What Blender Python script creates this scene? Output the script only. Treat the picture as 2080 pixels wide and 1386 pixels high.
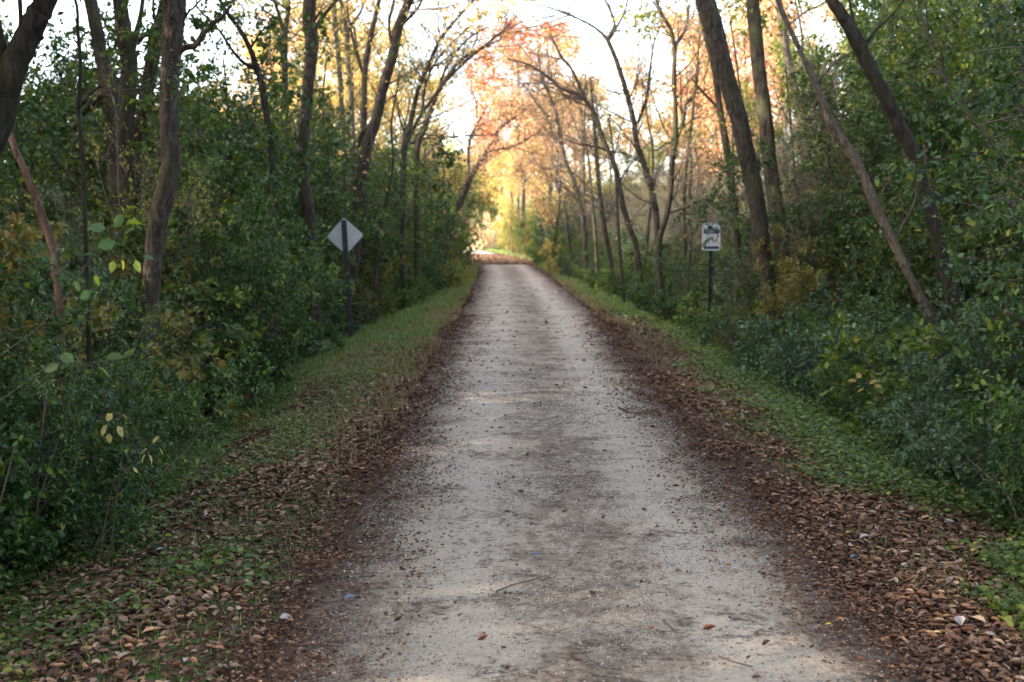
import bpy, math, random
import numpy as np
from mathutils import Vector
R = math.radians
sc = bpy.context.scene
col = sc.collection
for o in list(bpy.data.objects): bpy.data.objects.remove(o)

# ------------------------------------------------------------------ camera
F = 2700.0; CX = 1040.0; CY = 693.0; HZ = 465.0; CAMH = 1.7
PITCH = math.atan((CY - HZ) / F)
cam_d = bpy.data.cameras.new('camera'); cam = bpy.data.objects.new('camera', cam_d); col.objects.link(cam)
cam_d.sensor_width = 36; cam_d.lens = F / 2080 * 36; cam_d.clip_end = 2000; cam_d.clip_start = 0.05
cam.location = (0, 0, CAMH); cam.rotation_euler = (R(90) - PITCH, 0, 0)
cam_d.dof.use_dof = True; cam_d.dof.focus_distance = 7.2; cam_d.dof.aperture_fstop = 3.5
sc.camera = cam
# ------------------------------------------------------------------ light
SUN_EL = 21.0; SX, SY = -0.93, -0.36
w = bpy.data.worlds.new('World'); sc.world = w; w.use_nodes = True
nt = w.node_tree; bg = nt.nodes['Background']; sky = nt.nodes.new('ShaderNodeTexSky')
sky.sky_type = 'NISHITA'; sky.sun_disc = False; sky.sun_elevation = R(SUN_EL); sky.sun_rotation = math.atan2(SX, SY)
sky.air_density = .8; sky.dust_density = 2.5; sky.ozone_density = .2
hsv = nt.nodes.new('ShaderNodeHueSaturation'); hsv.inputs['Saturation'].default_value = .62
nt.links.new(sky.outputs[0], hsv.inputs['Color']); nt.links.new(hsv.outputs[0], bg.inputs[0]); bg.inputs[1].default_value = 0.15
sun_d = bpy.data.lights.new('sun', 'SUN'); sun = bpy.data.objects.new('sun', sun_d); col.objects.link(sun)
sun_d.energy = 2.2; sun_d.angle = R(0.5); sun_d.color = (1, 0.86, 0.68)
sv = Vector((SX * math.cos(R(SUN_EL)), SY * math.cos(R(SUN_EL)), math.sin(R(SUN_EL))))
sun.rotation_euler = sv.to_track_quat('Z', 'Y').to_euler(); sun.location = (0, 0, 30)
sc.view_settings.view_transform = 'Standard'; sc.view_settings.look = 'None'
sc.view_settings.exposure = 2.95; sc.view_settings.gamma = 1
sc.cycles.max_bounces = 7; sc.cycles.diffuse_bounces = 3; sc.cycles.transmission_bounces = 5
sc.cycles.glossy_bounces = 2; sc.cycles.transparent_max_bounces = 4
sc.cycles.use_adaptive_sampling = True; sc.cycles.use_denoising = True
sc.cycles.sample_clamp_indirect = 6

# ------------------------------------------------------------------ helpers
def P(px, py, D):
    """world point seen at photo pixel (2080 wide) at depth D along the trail"""
    sp, cp = math.sin(PITCH), math.cos(PITCH)
    u = (CY - py) / F; x = (px - CX) / F
    d = np.array([x, cp + u * sp, -sp + u * cp])
    return np.array([0, 0, CAMH]) + d * (D / d[1])
def vnoise(x, y, seed=0):
    x = np.asarray(x, float); y = np.asarray(y, float)
    xi = np.floor(x).astype(np.int64); yi = np.floor(y).astype(np.int64)
    fx = x - xi; fy = y - yi; fx = fx * fx * (3 - 2 * fx); fy = fy * fy * (3 - 2 * fy)
    def h(a, b):
        n = (a * 374761393 + b * 668265263 + seed * 1442695041) & 0x7fffffff
        n = ((n ^ (n >> 13)) * 1274126177) & 0x7fffffff
        n = (n ^ (n >> 16)) & 0xffff
        return n / 65535.0
    return (h(xi, yi) * (1 - fx) + h(xi + 1, yi) * fx) * (1 - fy) + (h(xi, yi + 1) * (1 - fx) + h(xi + 1, yi + 1) * fx) * fy
def fbm(x, y, seed=0):
    return (vnoise(x, y, seed) * .55 + vnoise(x * 2.1, y * 2.1, seed + 7) * .3 + vnoise(x * 4.3, y * 4.3, seed + 13) * .15)
def pc(y): return np.interp(y, [-30, 0, 12, 25, 48, 61, 80, 107, 140, 260], [.40, .39, .25, .35, .07, -.27, -1.2, -3.6, -11, -50])
def pw(y): return np.interp(y, [0, 12, 25, 48, 61, 260], [1.24, 1.12, 1.27, 1.17, 1.17, 1.2])
def ss(a, b, v): t = np.clip((v - a) / (b - a), 0, 1); return t * t * (3 - 2 * t)
def gh(x, y):
    x = np.asarray(x, float); y = np.asarray(y, float)
    dx = x - pc(y); a = np.abs(dx)
    z = -0.30 * ss(1.5, 3.6, a) - 0.35 * ss(3.5, 8, a)
    z = z + (fbm(x * .7, y * .7, 3) - .5) * .10 * ss(1.2, 2.5, a) + (fbm(x * .08, y * .08, 9) - .5) * 1.2 * ss(8, 25, a)
    return z + 0.012 * (fbm(x * 2.2, y * 2.2, 5) - .5)

class MB:
    def __init__(s): s.v = []; s.q = []; s.a = []; s.n = 0
    def add(s, v, q, a=None):
        v = np.asarray(v, float); q = np.asarray(q, np.int64)
        s.v.append(v); s.q.append(q + s.n); s.n += len(v)
        s.a.append(np.zeros(len(q)) if a is None else np.broadcast_to(a, (len(q),)))
    def tube(s, pts, rad, k=6, a=0., rough=0., rng=None, flare=False):
        pts = np.asarray(pts, float); n = len(pts); rad = np.broadcast_to(rad, (n,)).copy()
        t = np.gradient(pts, axis=0); t /= np.linalg.norm(t, axis=1)[:, None] + 1e-9
        ref = np.array([0.31, 0.95, 0.05]) if abs(t[0][2]) > .6 else np.array([0, 0, 1.])
        u = np.cross(t, ref); u /= np.linalg.norm(u, axis=1)[:, None] + 1e-9
        v = np.cross(t, u)
        th = np.arange(k) * 2 * math.pi / k
        rr = rad[:, None] * np.ones((1, k))
        if rough and rng is not None:
            lob = 1 + rough * (np.sin(th * 2 + rng.uniform(0, 6)) * .5 + np.sin(th * 3 + rng.uniform(0, 6)) * .5)[None, :]
            rr = rr * lob * (1 + rough * rng.normal(0, .45, (n, k)))
        ring = pts[:, None, :] + rr[:, :, None] * (np.cos(th)[None, :, None] * u[:, None, :] + np.sin(th)[None, :, None] * v[:, None, :])
        V = ring.reshape(-1, 3)
        i = np.arange(n - 1)[:, None] * k; j = np.arange(k)[None, :]; j2 = (j + 1) % k
        Q = np.stack([i + j, i + j2, i + k + j2, i + k + j], -1).reshape(-1, 4)
        s.add(V, Q, a)
        if rad[-1] > .004:
            c = np.array([pts[-1]]); b = s.n; s.v.append(c); s.n += 1
            top = b - k
            q = np.stack([top + j[0], top + j2[0], np.full(k, b), np.full(k, b)], -1)
            s.q.append(q[:, :4]); s.a.append(np.full(k, a))
    def leaves(s, P0, A, size, rng, asp=.5, fold=.25, droop=.25, flat=0., hexa=True, a=None, curl=0., aspv=.2):
        P0 = np.asarray(P0, float); n = len(P0)
        if n == 0: return
        size = np.broadcast_to(size, (n,))[:, None]
        A = A / (np.linalg.norm(A, axis=1)[:, None] + 1e-9)
        N = rng.normal(0, 1, (n, 3)); N[:, 2] = np.abs(N[:, 2]) + flat
        S = np.cross(A, N); S /= np.linalg.norm(S, axis=1)[:, None] + 1e-9
        N = np.cross(S, A)
        asp = asp * rng.uniform(1 - aspv, 1 + aspv, (n, 1))
        def pt(t, wd, h): return P0 + A * size * t + S * size * wd * asp + N * size * h
        a = rng.uniform(0, 1, n) if a is None else a
        base = np.arange(n)[:, None]
        if hexa:
            d = rng.uniform(0, 1, (n, 1)) * droop; f = fold; c = curl * rng.uniform(.2, 1, (n, 1))
            V = np.stack([pt(0, 0, 0), pt(.3, -.48, f * .5 - d * .08 + c * .3), pt(.68, -.40, f * .4 - d * .4 + c * .5), pt(1, 0, -d + c * .7),
                          pt(.68, .40, f * .4 - d * .4 + c * .5), pt(.3, .48, f * .5 - d * .08 + c * .3), pt(.5, 0, -d * .2 - c * .1)], 1)
            m = 7
            Q = np.stack([base * m + np.array([[0, 1, 2, 6]]), base * m + np.array([[6, 2, 3, 3]]), base * m + np.array([[6, 3, 4, 4]]), base * m + np.array([[0, 6, 4, 5]])], 1)
            s.add(V.reshape(-1, 3), Q.reshape(-1, 4), np.repeat(a, 4))
        else:
            V = np.stack([pt(0, 0, 0), pt(.45, -.5, fold * .4), pt(1, 0, -droop * .4), pt(.45, .5, fold * .4)], 1)
            s.add(V.reshape(-1, 3), (base * 4 + np.array([[0, 1, 2, 3]])), a)
    def build(s, name, mats, parent=None, smooth=False, link=True):
        V = np.concatenate(s.v); Q = np.concatenate(s.q); A = np.concatenate(s.a)
        tri = Q[:, 2] == Q[:, 3]
        cnt = np.where(tri, 3, 4); mask = np.ones(Q.shape, bool); mask[tri, 3] = False
        loops = Q[mask]
        me = bpy.data.meshes.new(name); me.vertices.add(len(V)); me.vertices.foreach_set('co', V.ravel())
        me.loops.add(len(loops)); me.loops.foreach_set('vertex_index', loops)
        me.polygons.add(len(Q)); st = np.concatenate([[0], np.cumsum(cnt)[:-1]])
        me.polygons.foreach_set('loop_start', st); me.polygons.foreach_set('loop_total', cnt)
        at = me.attributes.new('r', 'FLOAT', 'FACE'); at.data.foreach_set('value', A.astype(np.float32))
        if smooth: me.polygons.foreach_set('use_smooth', np.ones(len(Q), bool))
        me.update(calc_edges=True)
        me.materials.append(mats)
        if not link: return me
        return mk(name, me, parent)
def mk(name, me, parent=None):
    o = bpy.data.objects.new(name, me); col.objects.link(o)
    if parent is not None: o.parent = parent
    return o
def empty(name, loc, rz=0):
    o = bpy.data.objects.new(name, None); o.location = tuple(loc); o.rotation_euler = (0, 0, rz); o.empty_display_size = .3
    col.objects.link(o); return o
USED = {}
def tag(o, label=None, cat=None, group=None, kind=None):
    if label: o['label'] = label
    if cat: o['category'] = cat
    if group: o['group'] = group
    if kind: o['kind'] = kind
    return o
def setmat(o, m):
    o.material_slots[0].link = 'OBJECT'; o.material_slots[0].material = m

# ------------------------------------------------------------------ materials
def newmat(name):
    m = bpy.data.materials.new(name); m.use_nodes = True; n = m.node_tree.nodes; n.clear()
    out = n.new('ShaderNodeOutputMaterial'); return m, n, m.node_tree.links, out
def ramp(n, stops, interp='LINEAR'):
    r = n.new('ShaderNodeValToRGB'); cr = r.color_ramp; cr.interpolation = interp
    while len(cr.elements) > 1: cr.elements.remove(cr.elements[-1])
    for i, (p, c) in enumerate(stops):
        e = cr.elements[0] if i == 0 else cr.elements.new(p)
        e.position = p; e.color = (*c, 1)
    return r
def noise(n, l, vec, scale, detail=4, rough=.55, dist=0):
    t = n.new('ShaderNodeTexNoise'); t.inputs['Scale'].default_value = scale; t.inputs['Detail'].default_value = detail
    t.inputs['Roughness'].default_value = rough; t.inputs['Distortion'].default_value = dist
    if vec is not None: l.new(vec, t.inputs['Vector'])
    return t
def leafmat(name, cols, trans=.35, rough=.5, var=.25, tint=1.25, spec=.4, tb=.45):
    m, n, l, out = newmat(name)
    at = n.new('ShaderNodeAttribute'); at.attribute_name = 'r'
    k = len(cols); r = ramp(n, [((i + .0) / max(1, k - 1), c) for i, c in enumerate(cols)])
    l.new(at.outputs['Fac'], r.inputs[0])
    oi = n.new('ShaderNodeObjectInfo'); hs = n.new('ShaderNodeHueSaturation')
    mp = n.new('ShaderNodeMapRange'); mp.inputs['To Min'].default_value = 1 - var; mp.inputs['To Max'].default_value = 1 + var
    l.new(oi.outputs['Random'], mp.inputs['Value']); l.new(mp.outputs[0], hs.inputs['Value'])
    mh = n.new('ShaderNodeMapRange'); mh.inputs['To Min'].default_value = .5 + .018; mh.inputs['To Max'].default_value = .5 - .018
    l.new(oi.outputs['Random'], mh.inputs['Value']); l.new(mh.outputs[0], hs.inputs['Hue'])
    l.new(r.outputs[0], hs.inputs['Color'])
    b = n.new('ShaderNodeBsdfPrincipled'); b.inputs['Roughness'].default_value = rough; b.inputs['Specular IOR Level'].default_value = spec
    l.new(hs.outputs[0], b.inputs['Base Color'])
    if trans > 0:
        g = n.new('ShaderNodeMix'); g.data_type = 'RGBA'; g.blend_type = 'MULTIPLY'; g.inputs[0].default_value = 1
        g.inputs[7].default_value = (tint, tint * .95, tint * tb, 1); l.new(hs.outputs[0], g.inputs[6])
        t = n.new('ShaderNodeBsdfTranslucent'); l.new(g.outputs[2], t.inputs[0])
        mx = n.new('ShaderNodeMixShader'); mx.inputs[0].default_value = trans
        l.new(b.outputs[0], mx.inputs[1]); l.new(t.outputs[0], mx.inputs[2]); l.new(mx.outputs[0], out.inputs[0])
    else: l.new(b.outputs[0], out.inputs[0])
    return m
def barkmat(name, c0, c1, c2, scale=14, moss=0.):
    m, n, l, out = newmat(name)
    tc = n.new('ShaderNodeTexCoord'); mp = n.new('ShaderNodeMapping'); mp.inputs['Scale'].default_value = (1, 1, .26)
    l.new(tc.outputs['Object'], mp.inputs[0])
    n1 = noise(n, l, mp.outputs[0], scale * 2.2, 6, .65, .6); n2 = noise(n, l, tc.outputs['Object'], 2.3, 3)
    r = ramp(n, [(.30, c0), (.5, c1), (.72, c2)]); l.new(n1.outputs[0], r.inputs[0])
    mm = n.new('ShaderNodeMix'); mm.data_type = 'RGBA'; mm.blend_type = 'MIX'
    rr = ramp(n, [(.46, (0, 0, 0)), (.62, (1, 1, 1))]); l.new(n2.outputs[0], rr.inputs[0])
    mu = n.new('ShaderNodeMath'); mu.operation = 'MULTIPLY'; mu.inputs[1].default_value = moss; l.new(rr.outputs[0], mu.inputs[0])
    l.new(mu.outputs[0], mm.inputs[0]); l.new(r.outputs[0], mm.inputs[6]); mm.inputs[7].default_value = (.055, .07, .03, 1)
    b = n.new('ShaderNodeBsdfPrincipled'); b.inputs['Roughness'].default_value = .9; b.inputs['Specular IOR Level'].default_value = .15
    l.new(mm.outputs[2], b.inputs['Base Color'])
    bp = n.new('ShaderNodeBump'); bp.inputs['Strength'].default_value = 1; bp.inputs['Distance'].default_value = .035
    l.new(n1.outputs[0], bp.inputs['Height']); l.new(bp.outputs[0], b.inputs['Normal']); l.new(b.outputs[0], out.inputs[0])
    return m
def plain(name, c, rough=.5, metal=0., bump=0., nscale=30, var=.12):
    m, n, l, out = newmat(name); tc = n.new('ShaderNodeTexCoord'); n1 = noise(n, l, tc.outputs['Object'], nscale, 4)
    r = ramp(n, [(.3, tuple(x * (1 - var) for x in c)), (.7, tuple(min(1, x * (1 + var)) for x in c))]); l.new(n1.outputs[0], r.inputs[0])
    b = n.new('ShaderNodeBsdfPrincipled'); b.inputs['Roughness'].default_value = rough; b.inputs['Metallic'].default_value = metal
    l.new(r.outputs[0], b.inputs['Base Color'])
    if bump:
        bp = n.new('ShaderNodeBump'); bp.inputs['Strength'].default_value = bump; bp.inputs['Distance'].default_value = .01
        l.new(n1.outputs[0], bp.inputs['Height']); l.new(bp.outputs[0], b.inputs['Normal'])
    l.new(b.outputs[0], out.inputs[0]); return m

M_green = leafmat('leaf_dark_green', [(.014, .036, .008), (.04, .085, .016), (.03, .075, .022), (.06, .125, .026), (.085, .15, .03), (.22, .22, .03)], .34, .42)
M_green2 = leafmat('leaf_mid_green', [(.03, .058, .012), (.06, .115, .02), (.08, .14, .024), (.12, .18, .03), (.26, .25, .04)], .35, .5)
M_olive = leafmat('leaf_olive', [(.06, .08, .02), (.10, .12, .03), (.15, .15, .04), (.25, .2, .04), (.2, .12, .04)], .4, .55)
M_bluegreen = leafmat('leaf_blue_green', [(.035, .075, .045), (.055, .10, .06), (.05, .10, .04), (.09, .13, .05)], .3, .5)
M_yellow = leafmat('leaf_yellow', [(.36, .26, .07), (.48, .36, .12), (.55, .44, .17), (.42, .34, .12), (.48, .3, .11)], .42, .6, tb=.62)
M_orange = leafmat('leaf_orange', [(.50, .36, .17), (.52, .28, .17), (.55, .38, .20), (.50, .22, .15), (.55, .42, .22)], .42, .6, tb=.62)
M_peachred = leafmat('leaf_peach_red', [(.5, .15, .10), (.52, .3, .14), (.5, .2, .13), (.5, .38, .16)], .42, .6, tb=.62)
M_red = leafmat('leaf_red', [(.46, .14, .06), (.48, .2, .08), (.42, .10, .05), (.52, .3, .12)], .42, .6, tb=.62)
M_ygreen = leafmat('leaf_yellow_green', [(.16, .18, .04), (.24, .24, .05), (.34, .30, .07), (.12, .16, .04), (.40, .30, .08)], .42, .55, tb=.62)
M_pale = leafmat('leaf_pale_straw', [(.5, .42, .28), (.6, .5, .36), (.5, .36, .28)], .35, .7)
M_bark = barkmat('bark_grey_brown', (.010, .008, .006), (.052, .040, .033), (.12, .098, .083), 11, .25)
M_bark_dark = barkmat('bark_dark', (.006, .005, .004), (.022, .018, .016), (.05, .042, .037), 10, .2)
M_bark_moss = barkmat('bark_mossy', (.010, .008, .006), (.05, .04, .03), (.11, .09, .07), 11, .6)
M_bark_pale = barkmat('bark_pale', (.03, .024, .02), (.095, .077, .065), (.2, .165, .14), 14, .15)
M_peel = barkmat('peeled_wood', (.03, .018, .014), (.095, .055, .042), (.26, .17, .13), 6, 0)
M_twig = plain('twig_brown', (.075, .055, .045), .85)
M_twig_grey = plain('twig_grey', (.105, .085, .07), .85)

# ------------------------------------------------------------------ ground and path
def grid_mesh(name, xs, ys, zf, mat, off=0):
    X, Y = np.meshgrid(xs, ys)
    Z = zf(X, Y) + off
    V = np.stack([X, Y, Z], -1).reshape(-1, 3); nx = len(xs); ny = len(ys)
    i = np.arange(ny - 1)[:, None] * nx + np.arange(nx - 1)[None, :]
    Q = np.stack([i, i + 1, i + nx + 1, i + nx], -1).reshape(-1, 4)
    b = MB(); b.add(V, Q); return b, X, Y
def vattr(me, name, val):
    at = me.attributes.new(name, 'FLOAT', 'POINT'); at.data.foreach_set('value', np.asarray(val, np.float32).ravel())

def groundmat():
    m, n, l, out = newmat('woodland_floor')
    tc = n.new('ShaderNodeTexCoord'); v = tc.outputs['Object']
    gr = n.new('ShaderNodeAttribute'); gr.attribute_name = 'grassy'
    n1 = noise(n, l, v, 28, 6, .7); n2 = noise(n, l, v, 3.1, 4); n3 = noise(n, l, v, 9, 5, .6)
    soil = ramp(n, [(.3, (.02, .013, .010)), (.45, (.055, .032, .022)), (.58, (.12, .07, .045)), (.75, (.2, .13, .09))]); l.new(n1.outputs[0], soil.inputs[0])
    grass = ramp(n, [(.3, (.03, .055, .015)), (.5, (.07, .12, .03)), (.7, (.13, .17, .05))]); l.new(n1.outputs[0], grass.inputs[0])
    ad = n.new('ShaderNodeMath'); ad.operation = 'ADD'; l.new(gr.outputs['Fac'], ad.inputs[0])
    sb = n.new('ShaderNodeMath'); sb.operation = 'SUBTRACT'; l.new(n3.outputs[0], sb.inputs[0]); sb.inputs[1].default_value = .5
    ml = n.new('ShaderNodeMath'); ml.operation = 'MULTIPLY'; l.new(sb.outputs[0], ml.inputs[0]); ml.inputs[1].default_value = 2.2
    l.new(ml.outputs[0], ad.inputs[1])
    cr = ramp(n, [(.35, (0, 0, 0)), (.65, (1, 1, 1))]); l.new(ad.outputs[0], cr.inputs[0])
    mx = n.new('ShaderNodeMix'); mx.data_type = 'RGBA'; l.new(cr.outputs[0], mx.inputs[0]); l.new(soil.outputs[0], mx.inputs[6]); l.new(grass.outputs[0], mx.inputs[7])
    b = n.new('ShaderNodeBsdfPrincipled'); b.inputs['Roughness'].default_value = .95; b.inputs['Specular IOR Level'].default_value = .1
    l.new(mx.outputs[2], b.inputs['Base Color'])
    bp = n.new('ShaderNodeBump'); bp.inputs['Strength'].default_value = 1; bp.inputs['Distance'].default_value = .03; l.new(n1.outputs[0], bp.inputs['Height'])
    l.new(bp.outputs[0], b.inputs['Normal']); l.new(b.outputs[0], out.inputs[0]); return m
def pathmat():
    m, n, l, out = newmat('crushed_limestone')
    tc = n.new('ShaderNodeTexCoord'); v = tc.outputs['Object']
    ea = n.new('ShaderNodeAttribute'); ea.attribute_name = 'edge'
    tr = n.new('ShaderNodeAttribute'); tr.attribute_name = 'track'
    def mth(op, a, b):
        q = n.new('ShaderNodeMath'); q.operation = op
        for i, x in enumerate((a, b)):
            if isinstance(x, (int, float)): q.inputs[i].default_value = x
            else: l.new(x, q.inputs[i])
        return q.outputs[0]
    big = noise(n, l, v, 1.6, 6, .75); mpn = n.new('ShaderNodeMapping'); mpn.inputs['Scale'].default_value = (1.35, .6, 1); l.new(v, mpn.inputs[0]); mid = noise(n, l, mpn.outputs[0], 6, 9, .85, .4); fine = noise(n, l, v, 48, 6, .85); vf = noise(n, l, v, 210, 2, .6)
    vo = n.new('ShaderNodeTexVoronoi'); vo.inputs['Scale'].default_value = 85; l.new(v, vo.inputs['Vector'])
    base = ramp(n, [(.32, (.10, .072, .055)), (.45, (.29, .23, .17)), (.56, (.46, .38, .295)), (.68, (.62, .54, .44))]); l.new(fine.outputs[0], base.inputs[0])
    packed = n.new('ShaderNodeMix'); packed.data_type = 'RGBA'; l.new(base.outputs[0], packed.inputs[6]); packed.inputs[7].default_value = (.50, .43, .355, 1)
    # trodden tracks: paler, finer
    tfac = mth('MULTIPLY', tr.outputs['Fac'], mth('MULTIPLY', big.outputs[0], 1.15)); l.new(tfac, packed.inputs[0])
    # crumbs of leaf and dark grit
    cr = mth('ADD', mth('MULTIPLY', mid.outputs[0], 1.25), mth('MULTIPLY', fine.outputs[0], .6))
    cr = mth('ADD', cr, mth('MULTIPLY', mth('SUBTRACT', big.outputs[0], .5), .9))
    cr = mth('SUBTRACT', cr, mth('MULTIPLY', tr.outputs['Fac'], .10))
    cr = mth('ADD', cr, mth('MULTIPLY', ea.outputs['Fac'], .55))
    cr = mth('SUBTRACT', cr, .45); dk = ramp(n, [(.43, (0, 0, 0)), (.5, (.55, .55, .55)), (.60, (1, 1, 1))]); l.new(cr, dk.inputs[0])
    dcol = ramp(n, [(.3, (.05, .032, .024)), (.5, (.14, .10, .075)), (.7, (.28, .22, .17))]); l.new(vf.outputs[0], dcol.inputs[0])
    mx = n.new('ShaderNodeMix'); mx.data_type = 'RGBA'; l.new(mth('MULTIPLY', dk.outputs[0], .78), mx.inputs[0]); l.new(packed.outputs[2], mx.inputs[6]); l.new(dcol.outputs[0], mx.inputs[7])
    # pale grit
    gp = ramp(n, [(.0, (1, 1, 1)), (.10, (1, 1, 1)), (.16, (0, 0, 0))]); l.new(vo.outputs['Distance'], gp.inputs[0])
    gsel = mth('GREATER_THAN', vo.outputs['Color'], .62)
    m2 = n.new('ShaderNodeMix'); m2.data_type = 'RGBA'; l.new(mth('MULTIPLY', mth('MULTIPLY', gp.outputs[0], gsel), .8), m2.inputs[0]); l.new(mx.outputs[2], m2.inputs[6]); m2.inputs[7].default_value = (.6, .56, .52, 1)
    # ragged scraps of rotted leaf trodden into the grit
    sm = n.new('ShaderNodeMapping'); sm.inputs['Scale'].default_value = (1, 1.3, 1); l.new(v, sm.inputs[0])
    sc_ = noise(n, l, sm.outputs[0], 17, 7, .8, .6)
    sv_ = mth('ADD', mth('ADD', sc_.outputs[0], mth('MULTIPLY', mth('SUBTRACT', big.outputs[0], .5), .45)), mth('MULTIPLY', ea.outputs['Fac'], .16))
    sr = ramp(n, [(.545, (0, 0, 0)), (.60, (1, 1, 1))]); l.new(sv_, sr.inputs[0])
    m3 = n.new('ShaderNodeMix'); m3.data_type = 'RGBA'; l.new(mth('MULTIPLY', sr.outputs[0], .85), m3.inputs[0]); l.new(m2.outputs[2], m3.inputs[6])
    c3 = ramp(n, [(.35, (.035, .02, .016)), (.55, (.085, .05, .036)), (.7, (.17, .11, .08))]); l.new(fine.outputs[0], c3.inputs[0]); l.new(c3.outputs[0], m3.inputs[7]); m2 = m3
    b = n.new('ShaderNodeBsdfPrincipled'); b.inputs['Roughness'].default_value = .9; b.inputs['Specular IOR Level'].default_value = .2
    l.new(m2.outputs[2], b.inputs['Base Color'])
    bp = n.new('ShaderNodeBump'); bp.inputs['Strength'].default_value = .8; bp.inputs['Distance'].default_value = .012
    l.new(mth('ADD', fine.outputs[0], mth('MULTIPLY', vf.outputs[0], .5)), bp.inputs['Height']); l.new(bp.outputs[0], b.inputs['Normal'])
    l.new(b.outputs[0], out.inputs[0]); return m

xs = np.concatenate([np.array([-400, -250, -150, -100, -70, -50, -38, -30]), np.arange(-25, -6, 1.0), np.arange(-6, 6.01, .14), np.arange(7, 26, 1.0), np.array([30, 38, 50, 70, 100, 150, 250, 400])])
ys = np.concatenate([np.array([-60, -30, -15, -6]), np.arange(-3, 30, .2), np.arange(30, 80, .8), np.arange(80, 200, 4), np.array([220, 260, 320, 420, 600])])
b, X, Y = grid_mesh('ground', xs, ys, gh, None)
A_ = np.abs(X - pc(Y)); side = np.sign(X - pc(Y))
def grassy(x, y):
    a = np.abs(x - pc(y)); s = np.sign(x - pc(y))
    far = ss(19, 30, y) * ss(1.45, 1.9, a) * (1 - ss(3.6, 5, a)) * 1.3
    near = .75 * ss(2.1, 2.7, a) * (1 - ss(4.2, 6, a)) * (1 - ss(18, 26, y))
    nl = .45 * ss(1.0, 1.7, a) * (s < 0) * (1 - ss(18, 26, y)) * (1 - ss(4.2, 6, a))
    opn = ss(78, 95, y) * ss(1.4, 2, a) * .9
    return np.clip(far + np.maximum(near, nl) + opn, 0, 1.3)
gm = b.build('ground', groundmat(), smooth=True, link=False); vattr(gm, 'grassy', grassy(X, Y))
tag(mk('ground', gm), kind='structure')

ys2 = np.concatenate([np.arange(-6, 30, .12), np.arange(30, 90, .5), np.arange(90, 200, 3)])
us = np.linspace(-1, 1, 25); U, Y2 = np.meshgrid(us, ys2)
edge_w = pw(Y2) + .10 + .10 * (fbm(Y2 * .9, U * 0 + np.sign(U) * 5, 21) - .5) * 2 + .05 * (vnoise(Y2 * 5, np.sign(U) * 3, 22) - .5)
X2 = pc(Y2) + U * edge_w; Z2 = gh(X2, Y2) + .012 + .015 * (1 - U ** 2) - .022 * ss(.9, 1, np.abs(U))
i = np.arange(len(ys2) - 1)[:, None] * 25 + np.arange(24)[None, :]
b = MB(); b.add(np.stack([X2, Y2, Z2], -1).reshape(-1, 3), np.stack([i, i + 1, i + 26, i + 25], -1).reshape(-1, 4))
pm = b.build('path', pathmat(), smooth=True, link=False)
lat = U * edge_w
vattr(pm, 'edge', ss(.62, 1.0, np.abs(U)) ** 1.3 + .10 * np.exp(-((lat - .12) / .3) ** 2)); vattr(pm, 'track', np.exp(-((np.abs(lat - .03) - .55) / .24) ** 2))
tag(mk('path', pm), kind='structure')
def pathz(x, y):
    u = (x - pc(y)) / (pw(y) + .1)
    return gh(x, y) + np.where(np.abs(u) < 1, .014 + .012 * (1 - np.minimum(1, u * u)), 0.003)

# ------------------------------------------------------------------ plant generators
def unit(v): v = np.asarray(v, float); return v / (np.linalg.norm(v) + 1e-9)
def bend(rng, p, d, L, n, wob, up):
    pts = [np.array(p, float)]; d = unit(d); s = L / n
    for _ in range(n):
        d = unit(d + rng.normal(0, wob, 3) + np.array([0, 0, up])); pts.append(pts[-1] + d * s)
    return np.array(pts), d
def side_dir(rng, t, ang):
    r = rng.normal(0, 1, 3); r -= t * np.dot(r, t); r = unit(r)
    return unit(t * math.cos(ang) + r * math.sin(ang))
def sub(rng, wood, anchors, pts, rad, level, spec, k=3, lo=.25):
    """grow side twigs along a polyline; at the last level collect leaf anchors"""
    cnt, Lr, wob, up, ang = spec[level]
    seg = np.linalg.norm(np.diff(pts, axis=0), axis=1).sum()
    for _ in range(cnt):
        t = rng.uniform(lo, 1.) * (len(pts) - 1); i0 = min(int(t), len(pts) - 2); f = t - i0
        p = pts[i0] * (1 - f) + pts[i0 + 1] * f; td = unit(pts[i0 + 1] - pts[i0])
        L = Lr * rng.uniform(.55, 1.25) * (1.15 - .5 * t / (len(pts) - 1))
        n = 4 if level < len(spec) - 1 else 3
        q, _d = bend(rng, p, side_dir(rng, td, R(ang) * rng.uniform(.7, 1.3)), L, n, wob, up)
        r0 = min(rad * .55, max(.0025, L * .011)); rr = np.linspace(r0, r0 * .35, n + 1)
        wood.tube(q, rr, k=k)
        if level < len(spec) - 1: sub(rng, wood, anchors, q, r0, level + 1, spec, 3, .15)
        else: anchors.append(q)
def anchor_leaves(rng, mb, anchors, per, size, spread, asp=.5, hexa=True, flat=.6, droop=.35, kind=None):
    if not anchors: return
    Q = np.array(anchors); na = len(Q); m = Q.shape[1]
    idx = np.repeat(np.arange(na), per); t = rng.uniform(.1, 1, len(idx)) * (m - 1)
    i0 = np.minimum(t.astype(int), m - 2); f = (t - i0)[:, None]
    p = Q[idx, i0] * (1 - f) + Q[idx, i0 + 1] * f
    td = Q[idx, i0 + 1] - Q[idx, i0]; td /= np.linalg.norm(td, axis=1)[:, None] + 1e-9
    A = td * .5 + rng.normal(0, .7, p.shape); A[:, 2] -= .15
    p = p + rng.normal(0, spread, p.shape)
    cl = rng.normal(0, .12, na)[idx]
    a = np.clip(rng.beta(1.6, 2.0, len(idx)) + cl, 0, 1)
    mb.leaves(p, A, size * rng.uniform(.55, 1.25, len(idx)), rng, asp, hexa=hexa, flat=flat, droop=droop, a=a)

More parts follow.
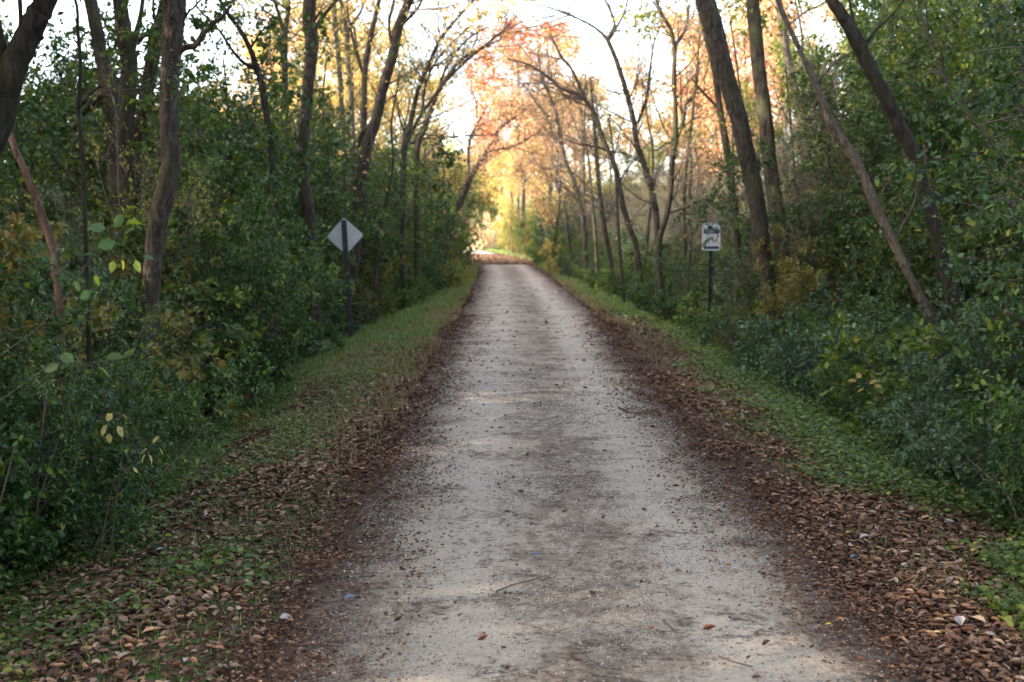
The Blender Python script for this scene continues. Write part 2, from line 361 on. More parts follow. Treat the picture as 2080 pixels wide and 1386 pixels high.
def shrub_meshes(seed, H, W, nst, tw1, tw2, per, leaf, spread=.02, asp=.55, base_r=.012, wood=None, name='shrub', lo=.12, hexa=True):
    rng = np.random.default_rng(seed); wd = MB(); anc = []
    for s in range(nst):
        a = rng.uniform(0, 2 * math.pi); r = rng.uniform(0, .25) * W
        p = np.array([math.cos(a) * r, math.sin(a) * r, -.15])
        h = H * rng.uniform(.6, 1.0); lean = rng.uniform(.1, .75) * W / H
        d = unit([math.cos(a) * lean, math.sin(a) * lean, 1])
        pts, _ = bend(rng, p, d, h * 1.12, 9, .10, -.02 if lean > .35 else .03)
        rad = np.linspace(base_r * rng.uniform(.7, 1.3), .004, 10)
        wd.tube(pts, rad, k=5)
        sub(rng, wd, anc, pts, .01, 0, [(tw1, H * .2 + .12, .16, -.02, 60), (tw2, H * .06 + .16, .2, -.04, 55)], 3, lo)
    lv = MB(); anchor_leaves(rng, lv, anc, per, leaf, spread, asp, hexa)
    return wd.build(name + '_stems', wood or M_twig, link=False), (lv.build(name + '_foliage', M_green, link=False) if lv.n else None), len(anc) * per
SH = {}
SH['low'] = [shrub_meshes(10 + i, 1.15, 1.3, 16, 5, 4, (20, 12, 15)[i], (.04, .07, .05)[i]) for i in range(3)]
SH['mid'] = [shrub_meshes(20 + i, 2.5, 2.0, 15, 11, 5, (17, 10, 12)[i], (.055, .095, .075)[i]) for i in range(3)]
SH['tall'] = [shrub_meshes(30 + i, 4.6, 3.0, 14, 17, 6, 13, .085, base_r=.02, lo=.06) for i in range(3)]
SH['dense'] = [shrub_meshes(60 + i, 4.8, 2.6, 15, 20, 7, 15, .06, base_r=.02, lo=.04) for i in range(3)]
SH['thin'] = [shrub_meshes(40 + i, 4.4, 2.4, 11, 14, 6, 3, .06, base_r=.018, wood=M_twig_grey, lo=.1) for i in range(3)]
SH['bare'] = [shrub_meshes(50 + i, 4.4, 2.6, 17, 17, 8, 0, .06, base_r=.014, wood=M_twig_grey, lo=.15) for i in range(2)]
print('shrub leaves', {k: [x[2] for x in v] for k, v in SH.items()})

def tree_meshes(seed, H, crown_w, leaf, per, trunk_r=.16, nl=12, spec=None, h0=.3, mat=None):
    rng = np.random.default_rng(seed); tr = MB(); lm = MB(); anc = []
    pts, _ = bend(rng, (0, 0, -.2), (rng.normal(0, .06), rng.normal(0, .06), 1), H * .88, 12, .05, .05)
    tr.tube(pts, np.linspace(trunk_r, .03, 13) * np.r_[1.35, np.ones(12)], k=10, rough=.08, rng=rng)
    for j in range(nl):
        t = (h0 + (1 - h0) * (j + rng.uniform(0, 1)) / nl) * 12; i0 = min(int(t), 11); f = t - i0
        p = pts[i0] * (1 - f) + pts[i0 + 1] * f; a = j * 2.4 + rng.uniform(-.5, .5)
        prof = math.sin(math.pi * min(1, .25 + .75 * (t / 12 - h0) / (1 - h0))) ** .6
        L = crown_w * .5 * (.4 + .7 * prof)
        q, _ = bend(rng, p, (math.cos(a), math.sin(a), .75), L, 7, .13, .05)
        r0 = trunk_r * .38 * (1 - .5 * t / 12)
        lm.tube(q, np.linspace(r0, .012, 8), k=5)
        sub(rng, lm, anc, q, .02, 0, spec or [(7, crown_w * .17, .15, .02, 50), (6, crown_w * .08, .2, 0, 50)], 3, .2)
    q = pts[7:]; sub(rng, lm, anc, q, .03, 0, spec or [(8, crown_w * .17, .15, .02, 50), (6, crown_w * .08, .2, 0, 50)], 3, .2)
    lv = MB(); anchor_leaves(rng, lv, anc, per, leaf, leaf * 1.2, .7, hexa=False, flat=.3)
    return tr.build('tree_trunk', mat or M_bark, link=False, smooth=True), lm.build('tree_limbs', mat or M_twig, link=False), lv.build('tree_crown', M_yellow, link=False), len(anc) * per
TR = [tree_meshes(70 + i, 12.5, 8.0, .17, 17, nl=13) for i in range(3)]
TRB = [tree_meshes(80 + i, 9.0, 5.5, .13, 14, trunk_r=.1, nl=12, h0=.15) for i in range(2)]
print('tree leaves', [t[3] for t in TR + TRB])

def place_shrub(kind, var, x, y, s, rz, mat, label, group, cat='shrub', name=None):
    st, fo, _ = SH[kind][var % len(SH[kind])]
    z = float(gh(x, y))
    e = empty(name or {'low': 'low_shrub', 'mid': 'shrub', 'tall': 'tall_shrub', 'dense': 'tall_shrub', 'thin': 'sapling', 'bare': 'bare_shrub'}[kind], (x, y, z), rz)
    e.scale = (s, s, s * (1 + .12 * math.sin(rz * 7)))
    mk('stem', st, e)
    if fo is not None:
        f = mk('foliage', fo, e); setmat(f, mat)
    tag(e, label, cat, group); return e
def place_tree(v, x, y, s, rz, mat, label, group, lib=None, cat='tree', name='autumn_tree'):
    tr, lm, lv, _ = (lib or TR)[v % len(lib or TR)]
    e = empty(name, (x, y, float(gh(x, y))), rz); e.scale = (s, s, s)
    t = mk('trunk', tr, e); mk('limbs', lm, e); f = mk('crown', lv, e); setmat(f, mat)
    tag(e, label, cat, group); return e

#BODY
# ------------------------------------------------------------------ the individual trees whose trunks the photo shows
def resample(c, n):
    c = np.asarray(c, float); m = len(c); t = np.linspace(0, m - 1, n); i = np.minimum(t.astype(int), m - 2); f = (t - i)[:, None]
    p0 = c[np.maximum(i - 1, 0)]; p1 = c[i]; p2 = c[i + 1]; p3 = c[np.minimum(i + 2, m - 1)]
    return .5 * ((2 * p1) + (-p0 + p2) * f + (2 * p0 - 5 * p1 + 4 * p2 - p3) * f * f + (-p0 + 3 * p1 - 3 * p2 + p3) * f ** 3)
GS = 300
def ptree(D, line, label, mat=M_bark, forks=(), top=10., crown=0, cmat=None, leaf=.11, per=9, twigs=0, twl=1.2, lean=0., base=None,
          name='tree', group=None, tw_leaf=0, rough=.07, flare=1.25, cat='tree', foc=None, twmat=None, wscale=1.0):
    """line: (px, py, width px) from the lowest visible point up, in the plane at depth D (lean = metres nearer/farther at the top)"""
    global GS; GS += 1; rng = np.random.default_rng(GS)
    line = list(line); ys_ = [p[1] for p in line]; y0, y1 = ys_[0], ys_[-1]
    def wp(px, py, k=0.):
        t = (y0 - py) / max(1, y0 - y1); return P(px, py, D + lean * t + k)
    pts = [wp(p[0], p[1]) for p in line]; rad = [p[2] * wscale * (D) / F / 2 for p in line]
    bx = pts[0][0] if base is None else base; gz = float(gh(bx, D))
    if pts[0][2] > gz + .25:
        pts.insert(0, np.array([bx * .5 + pts[0][0] * .5, D, (gz + pts[0][2]) / 2])); rad.insert(0, rad[0] * 1.08)
    pts.insert(0, np.array([bx, D, gz - .15])); rad.insert(0, rad[0] * flare)
    org = np.array([bx, D, gz]); nin = len(pts)
    if top and pts[-1][2] < top:
        d = unit(pts[-1] - pts[-2]); d = unit(d + np.array([0, 0, .25])); p = pts[-1]; r = rad[-1]; n = 5; L = (top - p[2]) / max(.5, d[2]) / n
        for j in range(n):
            d = unit(d + rng.normal(0, .07, 3) + np.array([0, 0, .03])); p = p + d * L; pts.append(p); rad.append(r * (1 - (j + 1) / (n + .6)))
    C = resample(np.c_[np.array(pts), np.array(rad)], max(18, len(pts) * 8))
    e = empty(name, org)
    T = MB(); T.tube(C[:, :3] - org, np.maximum(C[:, 3], .004), k=14 if C[:, 3].max() > .05 else 8, rough=rough, rng=rng)
    parts = [T.build('trunk', mat, e, smooth=True)]
    polys = [C]
    for fk in forks:
        q = [wp(p[0], p[1], (p[3] if len(p) > 3 else 0)) for p in fk]; rr = [p[2] * D / F / 2 for p in fk]
        if fk[-1][1] < 8 and top and len(fk) > 1:
            d = unit(q[-1] - q[-2]); p = q[-1]; r = rr[-1]
            for j in range(3): d = unit(d + rng.normal(0, .1, 3) + np.array([0, 0, .1])); p = p + d * .9; q.append(p); rr.append(r * (1 - (j + 1) / 3.6))
        c = resample(np.c_[np.array(q), np.array(rr)], max(6, len(q) * 4)); polys.append(c)
        B = MB(); B.tube(c[:, :3] - org, np.maximum(c[:, 3], .004), k=8, rough=rough, rng=rng); parts.append(B.build('limb', mat, e, smooth=True))
    anc = []; anc2 = []
    if twigs:
        for ci, c in enumerate(polys):
            vis = c[(c[:, 2] > gz + 1.2)]
            if len(vis) < 4: continue
            W = MB(); q = vis[:, :3] - org; Ls = np.linalg.norm(np.diff(q, axis=0), axis=1).sum()
            nn = max(2, int(twigs * Ls / 6)); sub(rng, W, anc, q, vis[:, 3].mean(), 0, [(nn, twl, .12, .05, 48), (5, twl * .45, .17, .02, 45), (3, twl * .2, .2, 0, 45)], 4, .1)
            W.build('twigs', twmat or M_twig, parts[ci])
    if crown:
        q = C[C[:, 2] > max(4.2, top * .45)][:, :3] - org
        if len(q) > 3:
            W = MB(); sub(rng, W, anc2, q, .05, 0, [(crown, 2.4, .12, .05, 55), (6, 1.0, .17, .0, 50), (5, .45, .2, 0, 50)], 5, .05)
            W.build('crown_limbs', twmat or M_twig, e)
    lv = MB()
    if tw_leaf and anc: anchor_leaves(rng, lv, anc, tw_leaf, leaf * .8, leaf * .6, .6, hexa=False)
    if anc2: anchor_leaves(rng, lv, anc2, per, leaf, leaf, .6, hexa=False)
    if lv.n: lv.build('crown', cmat or M_green2, e)
    tag(e, label, cat, group); return e

LT = 'tree trunks left of the trail'; RT = 'tree trunks right of the trail'
# --- left side
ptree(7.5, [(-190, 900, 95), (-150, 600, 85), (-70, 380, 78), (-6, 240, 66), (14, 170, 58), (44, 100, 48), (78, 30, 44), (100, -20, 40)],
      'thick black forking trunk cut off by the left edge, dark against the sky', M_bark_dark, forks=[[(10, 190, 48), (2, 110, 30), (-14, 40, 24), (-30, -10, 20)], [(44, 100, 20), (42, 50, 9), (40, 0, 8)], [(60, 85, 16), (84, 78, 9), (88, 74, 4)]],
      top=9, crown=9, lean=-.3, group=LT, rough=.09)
ptree(8.6, [(122, 640, 15), (112, 560, 15), (106, 505, 15), (86, 444, 19), (74, 405, 15), (60, 372, 16), (45, 335, 14), (30, 303, 14), (10, 245, 12), (-20, 190, 12)],
      'slender leaning stem with reddish peeled bark near the left edge', M_peel, top=3.2, group=LT, rough=.1)
ptree(9.5, [(175, 520, 9), (170, 380, 8), (166, 300, 8), (158, 222, 9), (161, 190, 8), (163, 120, 7), (158, 60, 7), (157, 20, 6), (150, -10, 6)],
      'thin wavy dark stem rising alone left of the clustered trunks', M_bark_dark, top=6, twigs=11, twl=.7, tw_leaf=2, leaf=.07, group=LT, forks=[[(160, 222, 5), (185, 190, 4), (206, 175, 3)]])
ptree(15.4, [(262, 720, 40), (246, 520, 33), (236, 400, 31), (231, 320, 30), (229, 215, 34), (216, 150, 40), (207, 120, 32), (200, 80, 32), (188, 20, 32), (178, -20, 30)],
      'trunk with a knobbly burl, leftmost of the clustered stems', M_bark, wscale=.82, top=10, crown=8, group=LT, forks=[[(216, 158, 24), (232, 148, 15), (236, 142, 8)], [(222, 178, 20), (190, 205, 15), (160, 245, 11, .4), (140, 280, 6, .6)]])
ptree(16.0, [(270, 720, 40), (262, 450, 35), (258, 300, 34), (258, 215, 38), (262, 130, 40), (252, 75, 38), (243, 0, 34), (240, -30, 32)],
      'mossy upright trunk, second from left in the clustered stems', M_bark_moss, wscale=.82, top=11, crown=8, group=LT, forks=[[(268, 100, 16), (282, 50, 11), (290, 0, 8)], [(276, 88, 14), (300, 66, 8), (322, 55, 6)]])
ptree(16.6, [(262, 740, 42), (264, 500, 38), (270, 400, 36), (279, 300, 33), (294, 210, 32), (310, 120, 33), (324, 60, 32), (338, 0, 30), (345, -30, 28)],
      'right-leaning trunk behind the large crooked trunk, partly hidden by it', M_bark, wscale=.82, top=11, crown=8, group=LT, forks=[[(300, 215, 6), (300, 262, 5), (303, 300, 3)], [(322, 70, 10), (313, 30, 6), (312, -5, 5)]])
ptree(12.2, [(302, 830, 42), (303, 700, 39), (306, 600, 38), (314, 500, 41), (322, 440, 42), (338, 385, 42), (347, 340, 42), (343, 260, 40), (343, 180, 40), (348, 110, 42), (352, 50, 46), (356, -10, 46)],
      'large crooked trunk in front of the left thicket with a bend at mid height', M_bark, wscale=.92, top=11, crown=10, group=LT, lean=-.2, rough=.06,
      forks=[[(362, 110, 12), (376, 98, 12), (397, 92, 13), (412, 70, 12), (436, 45, 10), (452, 34, 8), (470, 10, 6)], [(366, 52, 7), (385, 22, 5), (404, 4, 4)]])
ptree(17, [(560, 420, 12), (545, 260, 12), (532, 175, 13), (522, 140, 12), (508, 100, 10), (488, 62, 9), (466, 32, 8), (445, -5, 7)],
      'slim dark tree leaning left over the thicket with a V of thin limbs', M_bark_dark, top=8, twigs=16, twl=.9, tw_leaf=1, leaf=.07, group=LT, lean=.5,
      forks=[[(521, 140, 9), (495, 128, 7), (470, 100, 6), (445, 62, 5), (405, 20, 4), (398, -5, 4)], [(508, 100, 5), (535, 60, 4), (560, 50, 3)]])
ptree(25, [(590, 560, 15), (582, 300, 14), (578, 150, 13), (578, 70, 14), (583, 40, 9), (586, -10, 8)],
      'straight slim trunk splitting into a narrow fork near the top of the frame', M_bark, top=12, crown=6, group=LT, cmat=M_ygreen, twigs=11, twl=1.3,
      forks=[[(577, 72, 9), (568, 35, 8), (556, -5, 7)]])
ptree(21, [(640, 640, 27), (632, 480, 24), (622, 400, 26), (612, 340, 24), (618, 260, 22), (627, 170, 23), (634, 90, 26), (628, 40, 27), (630, -10, 26)],
      'tall straight trunk with a ragged knot, standing left behind the diamond sign', M_bark, top=12, crown=9, group=LT, cmat=M_ygreen, twigs=4, twl=1.2, tw_leaf=2,
      forks=[[(640, 60, 11), (655, 35, 8), (680, 5, 7), (695, -15, 6)], [(640, 42, 6), (646, 30, 5), (650, 24, 3)]])
ptree(34, [(705, 560, 13), (700, 320, 11), (694, 220, 10), (688, 120, 10), (682, 60, 9), (678, -10, 9)],
      'pale slim trunk rising above the diamond sign, left of the white forked one', M_bark_pale, top=13, crown=6, group=LT, cmat=M_yellow, leaf=.14, twigs=9, twl=1.5, tw_leaf=2)
ptree(32, [(722, 560, 13), (718, 350, 11), (715, 250, 11), (712, 180, 10), (706, 120, 9), (704, 60, 10), (694, 10, 8), (690, -15, 7)],
      'whitish forked trunk behind the left thicket, between pale slim trunk and dark leaning tree', M_bark_pale, top=12, crown=5, group=LT, cmat=M_yellow, leaf=.14, twigs=9, twl=1.5, tw_leaf=2,
      forks=[[(706, 70, 7), (718, 55, 6), (724, 90, 5), (735, 140, 4)], [(704, 60, 6), (728, 32, 5), (742, 0, 4)]])
ptree(30, [(738, 580, 14), (738, 380, 12), (740, 250, 12), (741, 150, 12), (752, 80, 11), (766, 20, 9), (772, -15, 8)],
      'thin dark upright trunk just left of the big right-leaning trunk', M_bark, top=12, crown=6, group=LT, cmat=M_yellow, leaf=.14, twigs=12, twl=1.4, tw_leaf=1,
      forks=[[(736, 148, 7), (722, 100, 6), (712, 60, 5), (704, 10, 4)]])
ptree(27, [(700, 640, 26), (718, 520, 25), (728, 400, 24), (745, 300, 24), (764, 240, 22), (780, 170, 21), (797, 115, 20), (808, 60, 19), (828, 5, 18), (835, -15, 17)],
      'big trunk leaning right toward the trail, above the diamond sign', M_bark, top=12, crown=8, group=LT, cmat=M_yellow, leaf=.13, twigs=9, twl=1.6, tw_leaf=1,
      forks=[[(762, 245, 12), (745, 262, 12), (733, 275, 9), (728, 300, 6)], [(812, 55, 7), (845, 22, 6), (862, -8, 5)], [(800, 110, 8), (790, 50, 6), (800, 0, 5)]])
ptree(31, [(818, 620, 14), (818, 420, 13), (822, 300, 13), (835, 245, 11), (850, 180, 9), (872, 130, 9), (895, 80, 7), (935, 30, 6), (972, -10, 5)],
      'slim trunk whose long limb arches right over the trail, reaching the top edge', M_bark, top=9.5, group=LT, twigs=25, twl=1.7, tw_leaf=1, leaf=.12, cmat=M_yellow,
      forks=[[(822, 300, 8), (840, 262, 8), (857, 232, 7), (900, 172, 6), (952, 120, 5), (1010, 72, 4), (1035, 50, 3)], [(857, 232, 6), (868, 160, 5), (905, 100, 4), (960, 50, 3)]])
ptree(34, [(850, 600, 13), (846, 420, 12), (848, 300, 12), (862, 262, 11), (878, 215, 10), (893, 180, 9), (918, 145, 8), (935, 122, 7), (980, 98, 5), (1018, 80, 3)],
      'slim arching tree behind it whose limb sweeps lower toward the centre sky', M_bark, top=0, group=LT, twigs=32, twl=1.6, tw_leaf=1, leaf=.12, cmat=M_yellow,
      forks=[[(860, 268, 8), (840, 290, 7), (826, 280, 6), (812, 240, 5), (806, 200, 4)], [(893, 180, 6), (905, 140, 5), (945, 85, 4), (990, 55, 3)]])
ptree(46, [(893, 556, 18), (893, 500, 16), (898, 470, 15), (918, 440, 15), (932, 418, 14), (946, 385, 13), (955, 362, 12), (980, 322, 9), (998, 290, 8), (1018, 258, 7), (1050, 235, 5), (1088, 205, 3)],
      'dark forked tree arching right over the far bend of the trail', M_bark, top=0, group=LT, twigs=35, twl=1.9, tw_leaf=2, leaf=.14, cmat=M_orange,
      forks=[[(955, 362, 8), (951, 320, 7), (955, 282, 6), (968, 255, 5), (990, 215, 3)], [(992, 308, 6), (1030, 300, 5), (1060, 290, 4), (1100, 262, 3)], [(968, 240, 4), (966, 205, 3), (950, 180, 2)]])
ptree(45, [(876, 556, 16), (874, 480, 14), (882, 420, 12), (890, 380, 10), (882, 320, 8), (872, 280, 6)],
      'grey leaning stem at the foot of the dark forked tree, on its left', M_bark_pale, top=0, group=LT, twigs=25, twl=1.3, tw_leaf=3, leaf=.12, cmat=M_olive)
ptree(47, [(905, 556, 14), (908, 500, 13), (916, 450, 9), (912, 410, 8), (900, 370, 7), (905, 330, 5)],
      'thin twisted stem growing between the arching far trees left of the bend', M_bark, top=0, group=LT, twigs=25, twl=1.2, tw_leaf=3, leaf=.12, cmat=M_olive)
# --- right side
ptree(29, [(1338, 600, 18), (1337, 520, 15), (1333, 440, 13), (1326, 400, 13), (1314, 353, 13), (1294, 294, 12), (1288, 250, 11), (1277, 205, 11), (1260, 147, 10), (1238, 90, 9), (1222, 68, 6), (1196, 49, 5), (1150, 28, 4), (1098, 10, 3)],
      'forked tree arching left over the trail, its fork open to the sky', M_bark, top=0, group=RT, twigs=35, twl=1.5, tw_leaf=0,
      forks=[[(1233, 80, 7), (1248, 52, 6), (1243, 30, 5), (1226, -5, 4)], [(1236, 84, 6), (1258, 46, 5), (1270, 20, 4), (1276, -8, 4)], [(1296, 250, 7), (1314, 196, 6), (1322, 130, 5), (1330, 75, 3)], [(1333, 380, 6), (1300, 330, 3), (1270, 318, 2)]])
ptree(33, [(1300, 575, 14), (1292, 500, 12), (1280, 466, 12), (1265, 417, 12), (1250, 343, 11), (1226, 285, 10), (1206, 230, 10), (1190, 205, 9), (1172, 191, 7), (1142, 181, 6), (1113, 157, 5), (1074, 132, 4), (1030, 120, 3)],
      'slim tree arching low to the left, just left of the forked arching tree', M_bark, top=0, group=RT, twigs=38, twl=1.7, tw_leaf=0,
      forks=[[(1196, 215, 8), (1181, 186, 7), (1162, 142, 6), (1140, 115, 5), (1118, 69, 3)], [(1240, 310, 5), (1215, 300, 4), (1170, 292, 3)]])
ptree(42, [(1190, 560, 12), (1187, 480, 10), (1181, 427, 10), (1167, 373, 9), (1147, 324, 8), (1137, 270, 8), (1128, 225, 7), (1110, 180, 6), (1098, 147, 5), (1093, 98, 3)],
      'thin left-leaning tree against the orange crown in the centre', M_bark, top=0, group=RT, twigs=41, twl=1.8, tw_leaf=1, leaf=.13, cmat=M_orange,
      forks=[[(1130, 245, 5), (1100, 225, 4), (1070, 180, 3), (1040, 160, 2)]])
ptree(27, [(1345, 610, 14), (1338, 540, 12), (1339, 491, 12), (1353, 441, 11), (1362, 390, 12), (1365, 330, 12), (1371, 290, 13), (1372, 220, 9), (1369, 160, 9), (1370, 100, 9), (1362, 60, 8), (1345, 30, 7), (1330, -10, 5)],
      'tree with sunlit bark and a low crotch, right of the forked arching tree', M_bark_moss, top=9, group=RT, twigs=28, twl=1.5, tw_leaf=1, leaf=.1, cmat=M_ygreen,
      forks=[[(1371, 290, 9), (1388, 245, 8), (1392, 215, 7), (1412, 185, 6), (1420, 120, 4)], [(1372, 290, 6), (1350, 292, 5), (1338, 304, 4), (1320, 306, 3)], [(1369, 98, 5), (1392, 60, 5), (1400, 10, 4)]])
ptree(37, [(1243, 560, 12), (1240, 530, 10), (1226, 451, 10), (1216, 368, 9), (1206, 245, 7), (1200, 160, 4)],
      'thin straight stem behind the slim arching tree', M_bark, top=0, group=RT, twigs=35, twl=1.5, tw_leaf=1, leaf=.12, cmat=M_olive)
ptree(44, [(1188, 560, 10), (1186, 427, 8), (1184, 294, 7), (1180, 220, 4)],
      'slender upright stem rising close beside the thin left-leaning tree', M_bark, top=0, group=RT, twigs=35, twl=1.5, tw_leaf=1, leaf=.12, cmat=M_orange)
ptree(24, [(1500, 640, 17), (1497, 520, 15), (1492, 430, 16), (1486, 379, 15), (1476, 303, 15), (1463, 227, 13), (1452, 150, 12), (1440, 100, 10), (1425, 40, 9)],
      'slimmer trunk directly behind the information sign, left of the big leaning trunk', M_bark_moss, top=9, crown=6, group=RT, twigs=12, twl=1.3, tw_leaf=1, cmat=M_ygreen,
      forks=[[(1464, 225, 7), (1430, 190, 5), (1405, 160, 4)]])
ptree(19.5, [(1580, 690, 30), (1572, 640, 29), (1562, 581, 31), (1549, 500, 32), (1538, 420, 34), (1526, 354, 35), (1513, 300, 35), (1501, 243, 36), (1482, 180, 36), (1466, 126, 38), (1450, 61, 40), (1430, -10, 40)],
      'big trunk leaning left, right of the information sign', M_bark, top=11, crown=10, group=RT, lean=-.3, rough=.05)
ptree(22, [(1600, 680, 32), (1592, 560, 30), (1586, 495, 29), (1578, 430, 29), (1563, 330, 29), (1553, 227, 27), (1541, 141, 27), (1534, 60, 26), (1528, -10, 26)],
      'upright trunk close behind the big leaning trunk, on its right', M_bark_moss, top=12, crown=9, group=RT, twigs=3, twl=1, tw_leaf=3)
ptree(26, [(1685, 560, 16), (1670, 420, 15), (1653, 323, 16), (1637, 253, 17), (1622, 205, 17), (1608, 160, 17), (1597, 101, 15), (1587, 30, 15), (1580, -10, 14)],
      'trunk partly hidden by leaves between the upright trunk and the leaning dead one', M_bark_pale, top=11, crown=7, group=RT, twigs=9, twl=1.4, tw_leaf=3, cmat=M_green2,
      forks=[[(1640, 230, 6), (1628, 160, 5), (1630, 80, 4), (1615, 0, 4)]])
ptree(15.5, [(1905, 700, 22), (1888, 640, 20), (1868, 600, 19), (1845, 556, 18), (1814, 490, 19), (1784, 430, 20), (1759, 369, 20), (1728, 308, 20), (1688, 253, 20), (1668, 202, 18), (1648, 152, 14), (1622, 96, 10), (1592, 30, 10), (1577, -10, 9)],
      'slanting dead trunk with peeling pale bark, crossing the right thicket diagonally', M_bark_pale, top=5.5, group=RT, rough=.09, twigs=8, twl=.8,
      forks=[[(1660, 170, 7), (1688, 135, 6), (1720, 112, 4), (1770, 92, 3), (1819, 81, 2)], [(1665, 200, 10), (1655, 215, 6), (1656, 240, 4)]])
ptree(14, [(1962, 760, 30), (1952, 672, 28), (1930, 581, 28), (1910, 505, 27), (1893, 440, 28), (1880, 404, 27), (1866, 350, 28), (1850, 300, 30), (1824, 253, 30), (1800, 200, 29), (1774, 152, 28), (1744, 91, 30), (1722, 50, 26), (1703, 20, 24), (1683, -15, 23)],
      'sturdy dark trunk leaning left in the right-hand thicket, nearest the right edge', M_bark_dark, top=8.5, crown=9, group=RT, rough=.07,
      forks=[[(1755, 95, 8), (1780, 60, 6), (1812, 30, 5), (1840, -5, 4)], [(1744, 110, 7), (1736, 50, 6), (1725, -5, 5)]])
# slender poles of the thicket
def pole(px, D, ty, lx, w, label, mat=M_bark, gr=RT, lf=1, cm=M_olive):
    rp = np.random.default_rng(px); by = HZ + 2.0 * F / D; n = 6; L = []
    for i in range(n): t = i / (n - 1); L.append((px + lx * t ** 1.3 + rp.normal(0, 5), by - 40 + (ty - by + 40) * t, w * (1 - .65 * t)))
    ptree(D, L, label, mat, top=0, twigs=22, twl=1.2, tw_leaf=lf, leaf=.09, cmat=cm, group=gr, name='slender_tree')
for a in ((1150, 50, 260, -30, 7, 'thin grey pole nearest the trail crest, on the right'), (1215, 40, 180, -35, 8, 'thin pole crossing behind the slim arching tree'), (1262, 31, 240, -20, 8, 'bare pole between the slim and the forked arching trees'),
          (1310, 38, 130, 15, 8, 'thin bare pole just left of the foot of the forked arching tree'), (1385, 30, 60, 30, 9, 'bare pole right of the tree with sunlit bark'), (1410, 36, 150, -25, 8, 'thin pole left of the information sign'),
          (1402, 26, 300, 12, 7, 'short twiggy stem close left of the information sign'), (1520, 30, 40, -30, 9, 'thin pole seen between the two big right trunks'), (1640, 24, 130, -50, 9, 'thin dark stem right of the upright trunk'),
          (1700, 22, 90, -35, 8, 'thin stem close left of the slanting dead trunk'), (1375, 42, 260, -10, 7, 'faint far pole behind the tree with sunlit bark'), (1240, 52, 290, 10, 6, 'faint far pole at the orange crown'),
          (1480, 33, 200, 20, 8, 'twiggy pole behind the information sign')): pole(*a)
for a in ((655, 27, 120, 15, 9, 'thin stem just left of the diamond sign'), (768, 27, 150, 40, 9, 'thin leafy stem right of the diamond sign'), (800, 35, 180, 35, 8, 'thin stem below the slim trunk with the long arching limb'),
          (470, 22, 120, -25, 9, 'thin stem right of the large crooked trunk'), (420, 24, 160, 20, 8, 'thin leafy stem behind the large crooked trunk'), (840, 44, 250, 30, 7, 'faint far stem left of the dark forked tree')): pole(*a, M_bark, LT, 4, M_green2)
ptree(125, [(988, 500, 11), (986, 480, 11), (982, 440, 12), (978, 400, 10), (985, 350, 8), (990, 300, 6)], 'dark trunk with low overhanging golden boughs at the far end of the trail', M_bark_dark, top=0, name='overhanging_tree', twigs=30, twl=3.4, tw_leaf=7, leaf=.34, cmat=M_olive,
      forks=[[(983, 445, 7), (960, 432, 6), (935, 436, 4), (915, 442, 3)], [(980, 420, 6), (955, 405, 5), (930, 402, 4)], [(984, 450, 6), (1010, 440, 5), (1035, 445, 3)]])
# ------------------------------------------------------------------ understorey
rng0 = np.random.default_rng(5)
eL = lambda y: np.interp(y, [2, 5, 14, 22, 27, 34, 45, 60, 75], [-3.0, -2.75, -2.75, -3.1, -2.7, -1.9, -1.9, -2.2, -4.5])
eR = lambda y: np.interp(y, [4, 7, 11, 17, 25, 40, 55, 75, 90], [2.9, 2.7, 2.85, 3.0, 3.1, 2.4, 1.7, 1.2, 1.0])
LMK = [(60, 'the peeled leaning stem'), (165, 'the thin wavy stem'), (250, 'the clustered trunks'), (330, 'the large crooked trunk'), (440, 'the large crooked trunk, to its right'), (560, 'the narrow forked trunk'),
       (625, 'the knotted straight trunk'), (701, 'the diamond sign'), (790, 'the big right-leaning trunk'), (850, 'the slim arching trees'), (900, 'the dark forked tree at the bend')]
RMK = [(1100, 'the orange crown in the centre'), (1187, 'the thin left-leaning tree'), (1250, 'the slim arching tree'), (1335, 'the forked arching tree'), (1445, 'the information sign'), (1550, 'the big leaning trunk'),
       (1640, 'the half-hidden trunk'), (1800, 'the slanting dead trunk'), (1940, 'the sturdy dark trunk at right'), (2060, 'the right edge of the view')]
CN = {}
def slabel(kind, x, y, mat):
    px = CX + F * x / y
    mk_ = LMK if x < 0 else RMK; side_ = 'left' if x < 0 else 'right'
    if px < -60 or px > 2140: return f'{side_} trailside shrub just outside the picture edge', f'shrubs outside the picture on the {side_}'
    lm = min(mk_, key=lambda t: abs(t[0] - px)); rel = 'below' if y < 11 else 'around' if y < 21 else 'behind' if y < 36 else 'far behind'
    sz = {'low': 'low leafy', 'mid': 'bushy', 'tall': 'tall dense', 'dense': 'towering close-leaved', 'thin': 'thin sparse-leaved', 'bare': 'bare twiggy'}[kind]
    cn = {'leaf_dark_green': 'dark green', 'leaf_mid_green': 'mid green', 'leaf_olive': 'olive', 'leaf_blue_green': 'bluish green', 'leaf_yellow': 'yellow', 'leaf_orange': 'orange', 'leaf_red': 'red',
          'leaf_yellow_green': 'yellow-green', 'leaf_pale_straw': 'straw'}[mat.name]
    if kind == 'bare': cn = 'grey'
    d = 'foreground' if y < 9 else 'near' if y < 16 else 'middle-distance' if y < 28 else 'distant'
    lb = f'{sz} {cn} shrub {rel} {lm[1]}, {d} row'
    return lb, f'{sz} {cn} shrubs {rel} {lm[1]} ({d})'
